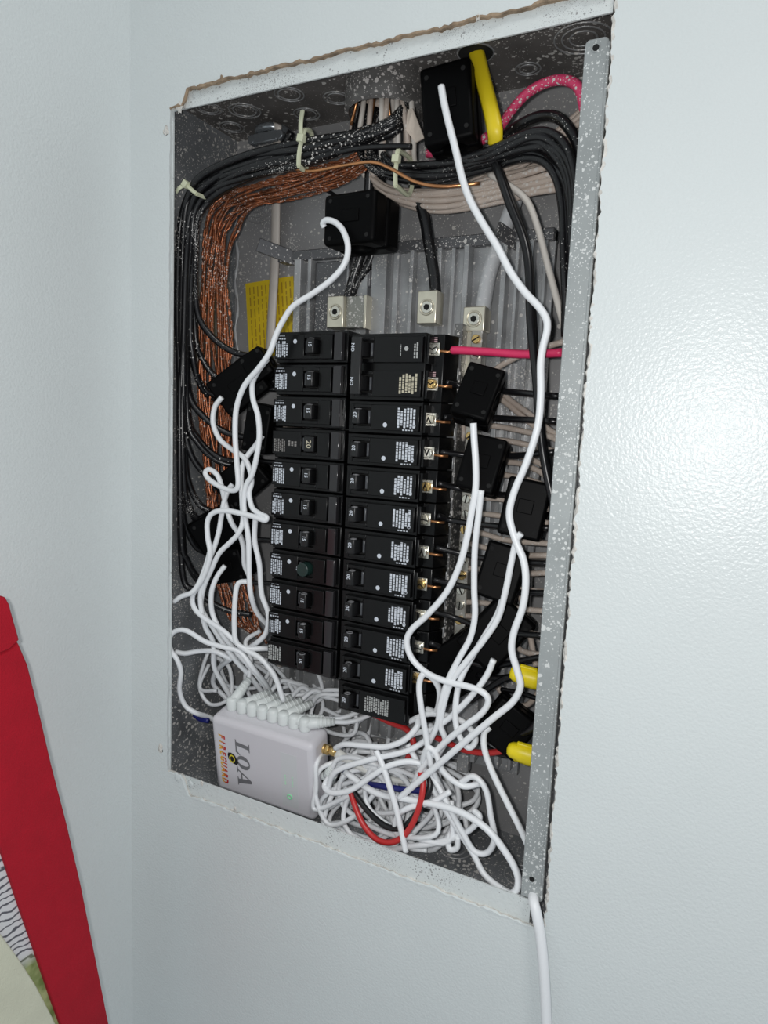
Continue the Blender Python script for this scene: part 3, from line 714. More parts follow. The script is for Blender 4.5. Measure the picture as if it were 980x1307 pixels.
wire('black_wire', [(630, 205, .036), (638, 225, .03), (651, 262, .026), (668, 305, .022), (675, 345, .02), (677, 410, .018), (684, 480, .016), (690, 555, .014), (697, 600, .013), (707, 645, .012), (716, 690, .012)], .0030, BLACKCLEAN, 'long clean black wire hanging in front beside a white cord')
wire('black_wire', [(634, 210, .04), (645, 235, .036), (660, 275, .032), (674, 320, .030), (679, 380, .028), (685, 470, .024), (693, 560, .022), (703, 610, .02), (714, 650, .018)], .0024, BLACKCLEAN, 'thinner black wire just behind the long clean one')
wire('beige_wire', [(625, 222, .045), (648, 236, .04), (672, 256, .036), (686, 290, .034), (698, 335, .03), (710, 380, .028), (722, 425, .026)], .0024, mat('pale_wire', (.62, .58, .53), .4), 'single pale wire descending to the flange beside the black ones')
# -- feeders
wire('feeder_cable', [(472, 215, .060), (470, 260, .066), (462, 320, .070), (450, 358, .071), (443, 386, .070)], .0042, BLACKWIRE, 'thick speckled black feeder into the lug with a side block')
wire('feeder_cable', [(486, 225, .064), (486, 270, .07), (474, 330, .074), (455, 362, .074), (447, 384, .072)], .0040, BLACKWIRE, 'second speckled black feeder behind the coiled sensor lead')
wire('feeder_cable', [(528, 236, .064), (541, 275, .066), (547, 310, .068), (553, 345, .07), (556, 374, .07)], .0048, BLACKWIRE, 'thick speckled black feeder into the centre lug')
wire('feeder_cable', [(664, 235, .075), (650, 275, .075), (638, 310, .074), (624, 350, .072), (616, 396, .070)], .0062, GREYCABLE, 'thick grey neutral feeder slanting down to the square lug', 'cable')
wire('black_wire', [(410, 240, .085), (422, 246, .082), (434, 254, .075), (445, 262, .06)], .0016, BLACKWIRE, 'thin speckled black wire behind the coiled sensor lead')
# -- left column stubs
for v, e in ((497, 320), (590, 318), (690, 312), (745, 310)):
    wire('black_wire', [(352, v, .048), (335, v - 1, .046), (e, v - 2, .044)], .0022, BLACKCLEAN, 'black wire stub entering a breaker from the sensors over the copper', group='wire stubs by the copper wires', per=4)

# ================================================================ WHITE SENSOR LEADS
RC = .0023
def cord(path, label, r=RC, y=None, **k): return wire('white_cable', path if y is None else [(u, v, y) for u, v in path], r, WHITECORD, label, 'cable', k.pop('group', None), n=10, **k)
def yy(path, ys):
    """spread key depths evenly along a path of (u,v)"""
    n = len(path) - 1; out = []
    for i, (u, v) in enumerate(path):
        t = i / n * (len(ys) - 1); k = min(int(t), len(ys) - 2); out.append((u, v, ys[k] + (ys[k + 1] - ys[k]) * (t - k)))
    return out
cord(yy([(414, 290), (412, 285), (417, 281), (428, 284), (438, 295), (444, 315), (440, 336), (424, 356), (400, 374), (375, 390), (362, 408), (352, 428), (344, 450), (330, 470), (312, 492), (302, 520), (300, 552), (302, 588), (304, 618), (298, 626), (283, 622), (268, 613), (262, 604), (267, 599), (277, 606), (283, 622), (289, 648), (296, 668), (306, 683), (311, 700), (312, 720), (318, 735)], [.020, .014, .008, .006, .010, .016, .02, .03]), 'long white lead coiling out of the sensor above the feed lugs')
cord(yy([(341, 458), (329, 474), (322, 490), (323, 510), (329, 530), (331, 555), (328, 580), (322, 605), (314, 620), (311, 640), (313, 660), (317, 690), (318, 730), (320, 758), (327, 780), (340, 796), (352, 806)], [.010, .012, .012, .014, .018, .05]), 'white lead splitting from the coiled one beside the second breaker')
cord(yy([(283, 507), (274, 520), (272, 540), (280, 560), (295, 573), (310, 583), (318, 597), (321, 615), (318, 630), (322, 648), (332, 656), (340, 660), (338, 664), (326, 660), (310, 656), (290, 652), (273, 654), (265, 665), (265, 685), (268, 705), (264, 725), (255, 745), (246, 760), (248, 776), (262, 790), (285, 805), (308, 826), (332, 840), (350, 862), (362, 895)], [.022, .020, .016, .012, .010, .010, .014, .03]), 'white lead from the tilted sensor folding in a flat loop')
cord(yy([(335, 556), (325, 570), (313, 586), (308, 605), (309, 640), (310, 665), (304, 681), (294, 692), (280, 706), (270, 726), (260, 750), (257, 775), (268, 795), (284, 820), (300, 842), (318, 862), (335, 885), (345, 905)], [.03, .018, .014, .014, .018, .03, .06]), 'white lead leaving the sensor at the third breaker')
cord(yy([(297, 618), (290, 628), (284, 650), (279, 680), (271, 705), (262, 726), (257, 748), (256, 770), (262, 800), (272, 820), (273, 850), (284, 872), (298, 895), (312, 915)], [.022, .016, .014, .016, .03, .06]), 'white lead leaving the slanting sensor by the fifth breaker')
cord(yy([(287, 722), (277, 736), (270, 756), (271, 782), (283, 808), (300, 830), (318, 850), (338, 876), (352, 905)], [.022, .016, .018, .03, .06]), 'short white lead rising to the lowest sensor over the copper')
cord(yy([(326, 662), (325, 690), (331, 720), (334, 758), (342, 782), (340, 806), (328, 820), (303, 836), (280, 852), (272, 872), (290, 893), (305, 915)], [.016, .02, .026, .03, .05, .06]), 'white lead running down against the breaker labels')
cord(yy([(316, 742), (304, 745), (300, 765), (299, 800), (302, 820), (316, 828), (344, 828), (358, 835)], [.02, .016, .016, .05]), 'white lead bent square below the lowest copper-side sensor')
cord(yy([(222, 768), (232, 761), (245, 756), (254, 744), (262, 724), (268, 704)], [.005, .006, .01, .013]), 'white cord end poking out past the painted flange')
cord(yy([(352, 900), (338, 872), (322, 852), (306, 832), (285, 826), (262, 819), (238, 805), (223, 806), (216, 816), (218, 830), (226, 842), (231, 858), (229, 880), (236, 900), (250, 910), (268, 916), (290, 930)], [.06, .024, .014, .004, .002, .004, .010, .02, .055]), 'white cord looping out over the painted flange edge', clamp=False)
cord(yy([(224, 832), (236, 834), (255, 831), (275, 832), (296, 842)], [.010, .014, .02, .03]), 'white cord straightening out beside the looped one')
# right-hand leads
cord(yy([(563, 110), (566, 128), (572, 155), (581, 190), (590, 228), (600, 256), (616, 285), (634, 314), (652, 348), (670, 373), (687, 391), (697, 407), (698, 422), (693, 442), (690, 465), (690, 505), (686, 545), (672, 590), (656, 628), (650, 658), (658, 690), (668, 715), (671, 742), (667, 775), (656, 806), (653, 830), (660, 856), (664, 876), (654, 896), (630, 916), (600, 941), (565, 971), (532, 999), (508, 1020)], [.012, .010, .008, .007, .006, .006, .004, .004, .006, .012]), 'long white lead hanging from the tall top sensor along the flange', r=.0025)
cord(yy([(604, 540), (605, 560), (607, 590), (607, 622), (602, 652), (595, 690), (585, 725), (569, 757), (545, 785), (525, 804), (519, 820), (526, 841), (545, 859), (570, 870), (600, 877), (618, 885), (623, 896), (614, 911), (590, 929), (562, 953), (540, 978), (528, 1000)], [.006, .008, .010, .012, .012, .010, .012, .02]), 'white lead from the sensor under the pink wire swinging across breakers', r=.0024)
cord(yy([(614, 626), (611, 655), (606, 700), (605, 750), (606, 785), (600, 814), (586, 840), (572, 868), (562, 900), (558, 925), (546, 950)], [.008, .012, .014, .012, .02]), 'white lead from the second sensor below the pink wire')
cord(yy([(665, 681), (659, 690), (652, 720), (645, 755), (635, 790), (615, 820), (594, 846), (576, 870), (566, 900), (562, 925), (568, 945), (558, 965)], [.006, .008, .012, .012, .016, .024]), 'white lead from the sensor beside the flange')
cord(yy([(641, 766), (634, 786), (616, 816), (598, 846), (586, 872), (581, 905), (583, 930), (591, 948), (600, 954), (607, 944), (600, 930), (582, 917), (548, 911), (520, 922)], [.014, .016, .014, .016, .02, .03]), 'white lead from the flange-side sensor ending in a small hook')
cord(yy([(630, 842), (620, 864), (600, 890), (576, 914), (552, 931), (530, 936), (505, 950)], [.012, .014, .02, .03]), 'white lead rising to the large slanted sensor')
cord(yy([(545, 905), (557, 907), (561, 884), (554, 868), (541, 860), (535, 874), (537, 900), (543, 936), (549, 972), (556, 992), (580, 1040)], [.03, .02, .012, .010, .014, .024]), 'white cord arching to a hairpin below the last breaker')
cord(yy([(625, 928), (618, 936), (618, 955), (626, 980), (638, 1006), (652, 1034), (666, 1062), (676, 1085)], [.018, .012, .010, .008]), 'white lead from the sensor between the yellow wire nuts')
cord(yy([(440, 985), (480, 1012), (525, 1021), (579, 1033), (619, 1056), (646, 1089), (660, 1116), (660, 1134), (651, 1141), (640, 1136)], [.016, .012, .008, .006, .003, .004]), 'thick white cord sweeping down to the lower flange corner', r=.0026)
cord(yy([(520, 950), (540, 985), (560, 1020), (582, 1055), (604, 1090), (618, 1116), (640, 1134), (668, 1148)], [.02, .02, .016, .012, .006]), 'white cord slanting to the bottom panel beside the swept one')
cord(yy([(588, 998), (605, 991), (620, 1008), (626, 1040), (631, 1070), (622, 1088), (605, 1086), (590, 1062), (576, 1036), (560, 1005), (548, 985)], [.018, .016, .016, .014, .02]), 'white cord forming a narrow upright loop on the bottom panel')
cord(yy([(583, 1066), (577, 1062), (572, 1072), (574, 1084), (583, 1082), (584, 1068)], [.02, .016, .016]), 'tiny coiled white cord end on the bottom panel')
cord(yy([(418, 1010), (428, 985), (470, 970), (520, 958), (548, 940), (550, 925)], [.014, .008, .012, .02, .03]), 'white cord springing from the side plugs to the last breaker')
cord(yy([(420, 992), (414, 1004), (424, 1012), (448, 1008), (475, 990), (495, 978), (520, 972), (545, 976)], [.016, .006, .008, .02]), 'flat white cord loop in front of the side plugs')
cord(yy([(428, 955), (440, 950), (468, 952), (492, 953), (515, 945), (532, 928), (533, 918)], [.02, .012, .012, .014, .02]), 'white cord curving up from the brass connector')
cord(yy([(480, 958), (488, 976), (496, 1000), (505, 1030), (512, 1060), (518, 1088)], [.012, .008, .006, .004]), 'straight white cord hanging over the bottom flange edge')
cord(yy([(543, 985), (540, 970), (546, 955), (556, 962), (566, 985), (590, 1003), (612, 1000)], [.02, .012, .014, .02]), 'white cord hooked over beside the red wire')
cord(yy([(545, 1085), (520, 1080), (505, 1060), (508, 1040), (525, 1030), (550, 1024), (575, 1010)], [.018, .012, .010, .016]), 'round white cord loop near the bottom flange')
cord(yy([(440, 1095), (478, 1089), (520, 1081), (556, 1076), (595, 1062), (612, 1044), (604, 1034)], [.012, .016, .02]), 'white cord lying along the bottom panel')
# tangle: cords lying in the bottom of the enclosure
rnd = random.Random(44)
def tangle(k, lo, hi, loops, r):
    c = Vector([rnd.uniform(lo[i], hi[i]) for i in range(3)]); pts = []
    ph = rnd.uniform(0, 6.28); ra, rb = rnd.uniform(.020, .050), rnd.uniform(.012, .032); tilt = rnd.uniform(-.7, .7); dr = Vector((rnd.uniform(-.02, .02), rnd.uniform(-.008, .008), rnd.uniform(-.012, .012)))
    n = int(6 * loops)
    for i in range(n + 1):
        a = ph + i / 6 * 2 * math.pi
        p = c + Vector((ra * math.cos(a) * rnd.uniform(.7, 1.2), rb * .55 * math.sin(a + tilt) + rnd.uniform(-.006, .006), rb * math.sin(a) * rnd.uniform(.6, 1.3))) + dr * (i / 6)
        p.x = min(max(p.x, lo[0] - .012), hi[0] + .012); p.y = min(max(p.y, lo[1]), .096); p.z = min(max(p.z, Z0 + r + .001), hi[2] + .012)
        pts.append(p)
    wire3('white_cable', pts, r, WHITECORD, 'white cord tangled in the heap at the bottom of the enclosure', 'cable', 'tangled white cords', per=6, n=8)
for k in range(15): tangle(k, (.160, .016, -.014), (.256, .085, .030), rnd.uniform(1.0, 2.1), .0021)
for k in range(7): tangle(k, (.155, .045, .01), (.240, .09, .055), rnd.uniform(1.0, 1.8), .0021)
for k in range(9): tangle(k, (.045, .050, .060), (.150, .088, .085), rnd.uniform(.8, 1.6), .0019)
for k in range(4): tangle(k, (.005, .045, .050), (.050, .07, .085), rnd.uniform(.7, 1.2), .0019)

# ================================================================ COLOURED WIRES AND NUTS IN THE BOTTOM
wire('red_wire', yy([(447, 1010), (455, 1034), (466, 1056), (482, 1072), (500, 1075), (516, 1066), (529, 1046), (537, 1022), (540, 1000), (536, 985)], [.014, .008, .006, .008, .018]), .0024, REDWIRE, 'red wire hanging in a loop before the white tangle')
wire('black_wire', yy([(449, 1008), (462, 1026), (478, 1044), (496, 1056), (514, 1056), (530, 1040), (543, 1020), (549, 1002), (545, 985)], [.016, .012, .010, .012, .02]), .0024, BLACKCLEAN, 'black wire looping beside the red one before the white tangle')
wire('blue_wire', yy([(440, 985), (460, 998), (490, 1004), (520, 1008), (548, 1008), (556, 996)], [.03, .022, .018, .02, .03]), .0026, BLUEWIRE, 'dark blue wire buried in the white tangle')
wire('blue_wire', yy([(248, 912), (256, 918), (266, 920)], [.03, .03]), .0024, BLUEWIRE, 'blue wire end peeking out beside the white device')
wire('red_wire', yy([(470, 908), (498, 922), (520, 932), (528, 952), (520, 968)], [.05, .045, .04, .04]), .0026, REDWIRE, 'dark red wire under the last breaker')
wire('red_wire', yy([(540, 935), (565, 945), (592, 957), (620, 961), (645, 958), (664, 956)], [.045, .035, .026, .020]), .0024, REDWIRE, 'red wire running into the lower yellow wire nut')
wire('black_wire', yy([(600, 895), (622, 880), (645, 866), (668, 862)], [.04, .03, .022]), .0025, BLACKCLEAN, 'black wire running into the upper yellow wire nut')
wire('black_wire', yy([(610, 862), (632, 866), (652, 864), (668, 864)], [.045, .03, .022]), .0024, BLACKCLEAN, 'second black wire joining the upper yellow wire nut')
wire('black_wire', yy([(655, 935), (668, 936), (680, 928), (692, 910)], [.03, .024, .02]), .0028, BLACKCLEAN, 'black wire curling from the sensor between the wire nuts')
wire('black_wire', yy([(612, 948), (636, 962), (652, 964), (664, 960)], [.035, .026, .022]), .0022, BLACKCLEAN, 'black wire running into the lower yellow wire nut')
wire('black_wire', yy([(640, 880), (665, 885), (695, 895)], [.05, .045, .04]), .002, BLACKCLEAN, 'thin black wire crossing behind the upper wire nut')
wire('beige_wire', yy([(630, 870), (650, 895), (672, 900), (690, 880)], [.06, .055, .05]), .0022, BEIGEWIRE, 'beige wire sagging behind the upper wire nut')
def wire_nut(u, v, y, label):
    c = at(u, v, y); t = thing('wire_nut', label, 'wire nut', c)
    prof = [(-.0105, .0052), (-.0098, .0066), (-.004, .0072), (.004, .0066), (.010, .0052), (.0125, .0036), (.0132, 0.0002)]
    mb = MB(); n = 24; vs = []
    for x, r in prof:
        for j in range(n):
            a = 2 * math.pi * j / n; rr = r * (1 + (.06 if j % 2 else 0)); vs.append((-x, rr * math.cos(a), rr * math.sin(a)))
    k = len(prof)
    mb.add(vs, [(i * n + j, i * n + (j + 1) % n, (i + 1) * n + (j + 1) % n, (i + 1) * n + j) for i in range(k - 1) for j in range(n)] + [tuple(range(n))])
    b = mb.build('cap', YELLOWNUT, t, smooth=True)
    MB().cbox((-.001, 0, .0074), (.012, .003, .0032)).build('wing', YELLOWNUT, t, bevel=.0008); MB().cbox((-.001, 0, -.0074), (.012, .003, .0032)).build('wing', YELLOWNUT, t, bevel=.0008)
    t.rotation_euler = (R_(20), R_(8), R_(12)); return t
wire_nut(674, 864, .020, 'yellow wire nut on black wires, the upper of two by the flange')
wire_nut(670, 962, .020, 'yellow wire nut on a red wire, the lower of two by the flange')
# small screw stud on the bottom panel
t = thing('grounding_stud', 'small galvanised stud standing on the bottom panel behind the cords', 'stud', at(592, 972, .07))
MB().cbox((0, 0, 0), (.010, .008, .016)).build('stud_body', GALV, t, bevel=.001); MB().cyl((0, 0, .007), (0, 0, .014), .0035, n=10).build('stud_bolt', GALV, t)

# ================================================================ CABLE TIES
def cable_tie(c, span, rot, label, tail=None):
    t = thing('cable_tie', label, 'cable tie', c, rot=Euler([R_(a) for a in rot]))
    w, h, d = span
    pts = [Vector((0, -d + .0006 * 0, -h)), Vector((0, -d - .002, -h * .4)), Vector((0, -d - .002, h * .4)), Vector((0, -d, h)), Vector((0, d, h * .9)), Vector((0, d, -h * .9)), Vector((0, -d, -h))]
    MB().tube(spline(pts, 5), w, 6, flat=(Vector((1, .001, .001)), 1)).build('band', TIE, t)
    MB().cbox((0, -d - .003, h * .45), (w * 3.2, .005, w * 3)).build('head', TIE, t, bevel=.0006)
    if tail: MB().tube(spline([Vector((0, -d - .003, h * .4)), Vector((tail[0] * .5, -d - .005, h * .4 + tail[1] * .5)), Vector((tail[0], -d - .004, h * .4 + tail[1]))], 4), w * 1.1, 6, flat=(Vector((0, 1, 0)), .35)).build('tail', TIE, t)
    return t
cable_tie(at(390, 192, .026), (.0019, .013, .005), (0, 12, 0), 'pale nylon cable tie with upright tail on the black bundle', tail=(-.003, .020))
cable_tie(at(252, 244, .016), (.0017, .008, .008), (0, -50, 0), 'nylon cable tie at the bend of the black bundle', tail=(-.010, .004))
cable_tie(at(516, 222, .040), (.0018, .012, .012), (0, 4, 0), 'nylon cable tie under the conduit hub')

# ================================================================ WHITE MONITORING DEVICE
def make_device():
    Rm = Matrix(((.9971, -.0583, .0492), (.0665, .9802, -.1866), (-.0374, .1893, .9812)))
    hx, hy, hz = .0519, .0145, .0388
    c = Vector((.0942, .0250, .0259))
    base = Rm @ Vector((0, 0, -hz)) + c
    t = thing('monitoring_device', 'white plastic monitoring box with grey and red lettering leaning on the lower flange', 'monitoring device', base, rot=Rm.to_euler())
    U = Vector((0, 0, hz))                                 # the Empty sits at the middle of the underside
    mb = MB().box((-hx, -hy, -hz), (hx, hy, hz)); mb.xform(Matrix.Translation(U)); mb.build('housing', WHITEPL, t, bevel=.0055, seg=4)
    y = -hy - .0002
    Y = Vector((0, y, 0)) + U
    tx, ty = Vector((0, 0, -1)), Vector((1, 0, 0))         # lettering reads downwards
    def letters(polys, x0, z0, h, name, m_, shear=0.0):
        mb = MB()
        for outer, hole in polys:
            f = lambda p: Y + Vector((x0, 0, z0)) + tx * ((p[0] + p[1] * shear) * h) + ty * (p[1] * h)
            if hole:
                n = len(outer); mb.add([f(p) for p in outer] + [f(p) for p in hole], [(i, (i + 1) % n, n + (i + 1) % n, n + i) for i in range(n)])
            else: mb.add([f(p) for p in outer], [tuple(range(len(outer)))])
        return mb.build(name, m_, t)
    el = lambda cx, cy, a, b, k=24: [(cx + a * math.cos(2 * math.pi * i / k), cy + b * math.sin(2 * math.pi * i / k)) for i in range(k)]
    Lp = [([(.02, 0), (.92, 0), (1.06, .30), (1.0, .30), (.80, .09), (.44, .09), (.44, .92), (.60, .95), (.60, 1), (.02, 1), (.02, .95), (.18, .92), (.18, .08), (.02, .05)], None)]
    Op = [(el(1.50, .50, .47, .46), el(1.50, .50, .20, .38))]
    Ap = [([(1.92, 0), (2.34, 0), (2.34, .05), (2.22, .08), (2.30, .26), (2.74, .26), (2.79, .08), (2.64, .05), (2.64, 0), (3.26, 0), (3.26, .05), (3.12, .08), (2.80, 1.0), (2.62, 1.0), (2.10, .08), (1.92, .05)],
           None)]
    grey = mat('logo_grey', (.17, .17, .18), .5)
    letters(Lp + Op + Ap, -.0262, .0232, .0148, 'brand_lettering', grey, shear=.12)
    # counter of the A shows the housing again
    letters([([(2.38, .36), (2.70, .36), (2.58, .76)], None)], -.0262, .0232, .0148, 'letter_counter', WHITEPL, shear=.12).location.y -= .00008
    word = 'FIREGUARD'; cols_ = [(.55, .02, .02), (.60, .05, .02), (.66, .14, .02), (.72, .22, .02), (.74, .30, .02), (.76, .36, .02), (.76, .38, .02), (.74, .32, .02), (.70, .24, .02)]
    for i, ch in enumerate(word):                           # red letters fading to amber at the foot, each cut into three bands of ink
        mb = MB(); put_text(mb, ch, Y + Vector((-.0406, 0, .0212 - .00585 * i)), tx, ty, .0062, shear=.2, stretch=.80, bold=.045)
        zs = [v.x for v in mb.v]; lo, hi = min(zs), max(zs)
        bm = bmesh.new(); vv = [bm.verts.new(p) for p in mb.v]
        for f in mb.f:
            try: bm.faces.new([vv[k] for k in f])
            except ValueError: pass
        for fr in (.35, .62): bmesh.ops.bisect_plane(bm, geom=bm.verts[:] + bm.edges[:] + bm.faces[:], plane_co=(lo + (hi - lo) * fr, 0, 0), plane_no=(1, 0, 0))
        me = bpy.data.meshes.new('letter'); 
        for k, c3 in enumerate(((.74, .42, .02), (.68, .17, .02), (.50, .02, .02))): me.materials.append(mat('fire_ink_%d' % k, c3, .5))
        for f in bm.faces:
            q = (f.calc_center_median().x - lo) / (hi - lo); f.material_index = 0 if q < .35 else 1 if q < .62 else 2
        bm.to_mesh(me); bm.free(); o = bpy.data.objects.new('letter', me); col.objects.link(o); o.parent = t
    # emblem: dark helmet-like badge with a yellow ring
    em = MB(); ec = Y + Vector((-.0304, -.0001, .0012))
    pts = [(-.0048, .0030), (-.0040, .0052), (-.001, .0058), (.0026, .0044), (.0044, .0016), (.0062, -.0026), (.0046, -.0058), (.0014, -.0052), (-.0022, -.0040), (-.0044, -.001)]
    em.add([ec + Vector((a, 0, b)) for a, b in pts], [tuple(range(len(pts)))]); e_ = em.build('emblem', HOLE, t)
    em = MB(); ring = [(.0030, .0042), (.0019, .0028)]; n = 20; vs = []
    for j in range(n):
        a = 2 * math.pi * j / n
        for q in ring: vs.append(ec + Vector((q[0] * math.cos(a) - .0003, -.0001, q[1] * math.sin(a) - .0003)))
    em.add(vs, [(2 * j, 2 * ((j + 1) % n), 2 * ((j + 1) % n) + 1, 2 * j + 1) for j in range(n)]); em.build('emblem_ring', mat('emblem_yellow', (.75, .62, .03), .5), e_)
    # indicator window with green lamps
    win = MB().box((.020, -hy - .00008, -.030), (.036, -hy + .001, .024)); win.xform(Matrix.Translation(U)); win.build('indicator_window', mat('window_plastic', (.66, .675, .69), .36), t)
    for k in range(5):
        for j in range(2):
            mb = MB(); cc = Vector((.024 + .007 * j, -hy - .0003, .0015 - .0022 * k)) + U; disc(mb, cc, .0008, 8); mb.build('lamp', mat('led_green', (.50, .74, .56), .4, emit=((.3, .9, .45), .10)), t)
    cc = Vector((.0275, -hy - .0003, -.0195)) + U; MB().ring(cc, (0, 1, 0), .0021, .0006, 18, 5).build('status_lamp', mat('led_ring', (.25, .62, .35), .4, emit=((.2, .9, .4), .12)), t, smooth=True)
    for z_ in (.002, -.004):                                # sockets on the side
        mb = MB().cyl((hx - .001, .002, z_), (hx + .0015, .002, z_), .004, n=14); mb.xform(Matrix.Translation(U)); mb.build('side_socket', HOLE, t)
    W = lambda p: base + Rm @ (Vector(p) + U)
    return t, W, Rm, (hx, hy, hz)
device, DW, DR, (dhx, dhy, dhz) = make_device()
def plug(p, d, cordpath, label, group, r=.0052, body=.012, relief=.020, seed=0):
    """p foot of the barrel, d axis of the barrel (Vector), cordpath list of points leaving backwards"""
    p = Vector(p); d = Vector(d).normalized(); t = thing('cord_plug', label, 'plug', p, group)
    top = p + d * body
    MB().tube([p, p + d * .002, p + d * (body - .002), top], [r * .93, r, r * .98, r * .70], 16).build('barrel', PLUGPL, t, off=p, smooth=True)
    e = (Vector(cordpath[0]) - (top - d * .005)); L = e.length; e.normalize(); s0 = top - d * .0055
    MB().tube([s0, s0 + e * (L * .3), s0 + e * L], [r * .98, r * .92, r * .62], 14).build('strain_relief', PLUGPL, t, off=p, smooth=True)
    for k in range(5):
        q = s0 + e * (L * (.45 + .12 * k)); MB().ring(q, e, r * (.86 - .07 * k), .0006, 14, 5).build('relief_rib', PLUGPL, t, off=p, smooth=True)
    MB().tube(spline([s0 + e * L * .95] + [Vector(c) for c in cordpath[1:]], 7), .0021, 8).build('lead', WHITECORD, t, off=p, smooth=True)
rnd = random.Random(8)
for i in range(8):
    lx = -.0400 + i * .0107
    p = DW((lx, .0030, dhz - .0006)); up = DR @ Vector((0, .05, 1))
    if i == 0: path = [p + Vector((.004, .018, .024)), p + Vector((.002, .022, .040)), p + Vector((-.006, .024, .055)), p + Vector((.006, .030, .066))]
    elif i < 6:
        path = [p + Vector((.013, .024, .014))] + [p + Vector((.020 + rnd.uniform(-.006, .01) + .010 * k, .034 + .008 * k, .016 + rnd.uniform(-.004, .006))) for k in range(3)]
    else: path = [p + Vector((.022, .012, .009)), p + Vector((.034, .016, .010)), p + Vector((.045, .026, .014)), p + Vector((.055, .040, .022))]
    plug(p, up, path, 'white round plug with ribbed strain relief in the row along the device top', 'plugs along the device top')
for i, z_ in enumerate((.001, -.0055)):
    p = DW((dhx + .0008, -.001 + .004 * i, z_)); path = [p + Vector((.012, -.003, .012 - .004 * i)), p + Vector((.016, -.002, .020)), p + Vector((.03, 0, .024)), p + Vector((.05, .006, .020))]
    plug(p, DR @ Vector((1, 0, .1)), path, 'white plug in the device side below the brass connector', 'plugs in the device side', r=.0040, body=.009)
# brass antenna connector on the device side with a white sleeved lead
p = DW((dhx - .0004, .004, .0245)); d = (DR @ Vector((1, -.05, .02))).normalized()
t = thing('antenna_connector', 'brass screw connector with a white sleeve on the device side', 'connector', p)
MB().tube([p, p + d * .002, p + d * .0022, p + d * .0035], [.0042, .0042, .003, .003], 16).build('thread', BRASS, t, off=p, smooth=True)
MB().cyl(p + d * .0032, p + d * .0062, .0046, n=6).build('nut', BRASS, t, off=p, bevel=.0004)
MB().tube([p + d * .006, p + d * .0135], [.0038, .0038], 18).build('ferrule', BRASS, t, off=p, smooth=True)
s0 = p + d * .013; MB().tube(spline([s0, s0 + Vector((.012, .002, -.005)), s0 + Vector((.030, .004, -.011)), s0 + Vector((.055, .010, -.014)), s0 + Vector((.075, .02, -.012))], 6), [.0042 - .0018 * min(1, k / 12) for k in range(25)], 12).build('sleeve', mat('sleeve_white', (.76, .76, .72), .45), t, off=p, smooth=True)

# ================================================================ CABLE OUTSIDE AND FABRIC
cable = [at(694, 1085, .020), at(686, 1118, .013), at(681, 1138, .005), at(681, 1150, -.0045), at(685, 1168, -.0085), at(690, 1198, -.0105), at(694, 1240, -.012), at(697, 1300, -.013), at(700, 1400, -.014), at(702, 1560, -.015)]
wire3('white_power_cable', cable, .0036, WHITECORD, 'thick white cable leaving the enclosure under the flange and hanging down the wall', 'cable', n=12)

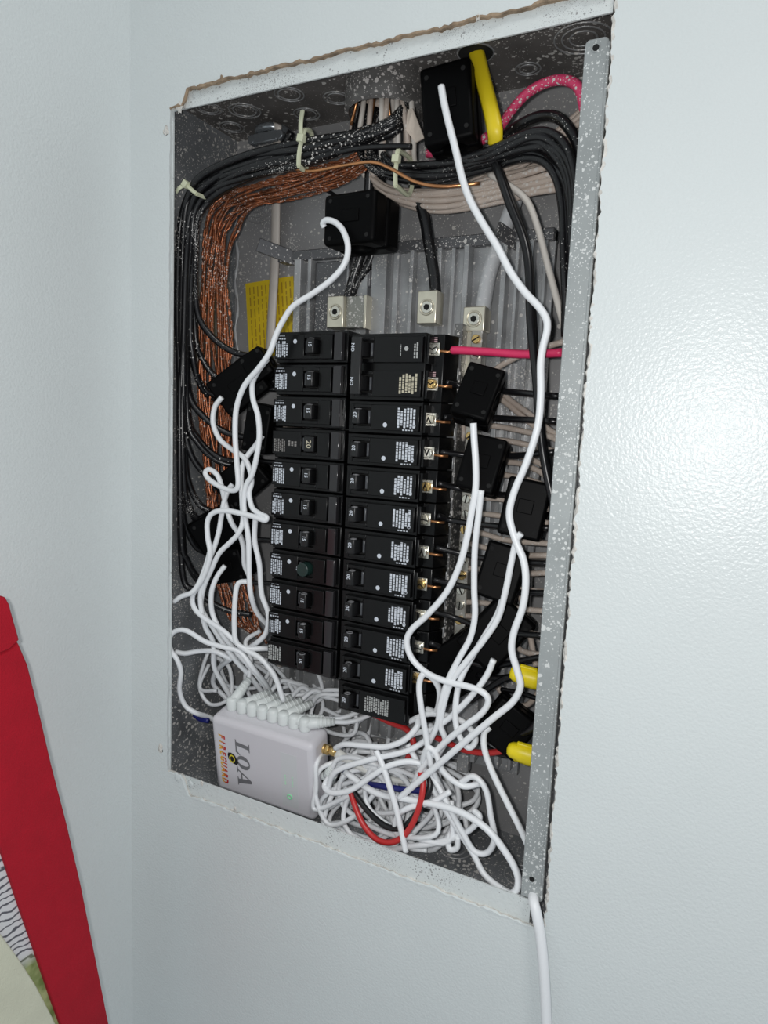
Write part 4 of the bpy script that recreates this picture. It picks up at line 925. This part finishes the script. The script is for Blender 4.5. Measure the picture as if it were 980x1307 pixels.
def make_fabric():
    xw = .018
    base = atx(100, 1307, xw)
    t = thing('fabric_hanging', 'red bordered fabric panel with a cream field standing before the side wall', 'fabric hanging', base)
    def sheet(name, pts, m_, thick, lift=0.0):
        """pts: photo outline of the cloth where it hangs, clear of the side wall"""
        P = [atx(u, v, xw + lift) for u, v in pts]; c = centre(P); n = len(P)
        mb = MB(); inner = [c + (p - c) * .985 + Vector((thick * .5, 0, 0)) for p in P]
        mb.add(P + inner + [p - Vector((thick, 0, 0)) for p in P], [tuple(range(n, 2 * n))] + [(i, (i + 1) % n, n + (i + 1) % n, n + i) for i in range(n)] + [(i, 2 * n + i, 2 * n + (i + 1) % n, (i + 1) % n) for i in range(n)])
        return mb.build(name, m_, t, off=base, bevel=.0008)
    sheet('red_border', [(-60, 848), (-30, 838), (0, 832), (21, 818), (33, 846), (47, 902), (64, 975), (84, 1052), (102, 1130), (120, 1220), (138, 1310), (150, 1380), (110, 1400), (76, 1307), (64, 1274), (44, 1215), (22, 1152), (0, 1085), (-20, 1010), (-60, 900)], REDCLOTH, .004)
    sheet('red_hem', [(-60, 768), (-20, 758), (4, 761), (9, 770), (15, 792), (22, 816), (10, 828), (-10, 836), (-60, 848)], REDCLOTH, .005, .0015)
    bark = bpy.data.materials.new('birch_print'); bark.use_nodes = True; nt = bark.node_tree; N = nt.nodes; L = nt.links; b = N['Principled BSDF']; b.inputs['Roughness'].default_value = .85
    tc = N.new('ShaderNodeTexCoord'); wv = N.new('ShaderNodeTexWave'); wv.inputs['Scale'].default_value = 55; wv.inputs['Distortion'].default_value = 9; wv.inputs['Detail'].default_value = 3; wv.bands_direction = 'Z'
    rp = N.new('ShaderNodeValToRGB'); rp.color_ramp.elements[0].position = .06; rp.color_ramp.elements[0].color = (.10, .10, .12, 1); rp.color_ramp.elements[1].position = .30; rp.color_ramp.elements[1].color = (.68, .68, .70, 1)
    sep = N.new('ShaderNodeSeparateXYZ'); ns = N.new('ShaderNodeTexNoise'); ns.inputs['Scale'].default_value = 90; g = N.new('ShaderNodeValToRGB')
    g.color_ramp.elements[0].color = (.16, .22, .06, 1); g.color_ramp.elements[1].color = (.42, .46, .22, 1); g.color_ramp.elements[0].position = .35; g.color_ramp.elements[1].position = .65
    zc = atx(40, 1225, xw).z - base.z
    th = N.new('ShaderNodeMapRange'); th.inputs[1].default_value = zc - .006; th.inputs[2].default_value = zc + .006; th.inputs[3].default_value = 1; th.inputs[4].default_value = 0
    mx = N.new('ShaderNodeMix'); mx.data_type = 'RGBA'
    L.new(tc.outputs['Object'], wv.inputs['Vector']); L.new(wv.outputs['Fac'], rp.inputs[0]); L.new(tc.outputs['Object'], sep.inputs[0]); L.new(sep.outputs['Z'], th.inputs[0]); L.new(tc.outputs['Object'], ns.inputs['Vector']); L.new(ns.outputs['Fac'], g.inputs[0])
    L.new(th.outputs[0], mx.inputs['Factor']); L.new(rp.outputs[0], mx.inputs['A']); L.new(g.outputs[0], mx.inputs['B']); L.new(mx.outputs['Result'], b.inputs['Base Color'])
    sheet('printed_panel', [(-60, 900), (-20, 1010), (0, 1080), (24, 1152), (46, 1215), (66, 1276), (80, 1312), (110, 1398), (60, 1398), (-60, 1200)], bark, .003, -.0030)
    sheet('cream_panel', [(-60, 1105), (-20, 1165), (0, 1192), (22, 1222), (44, 1256), (66, 1298), (110, 1400), (-60, 1400)], CREAMCLOTH, .003, .0015)
    return t
make_fabric()
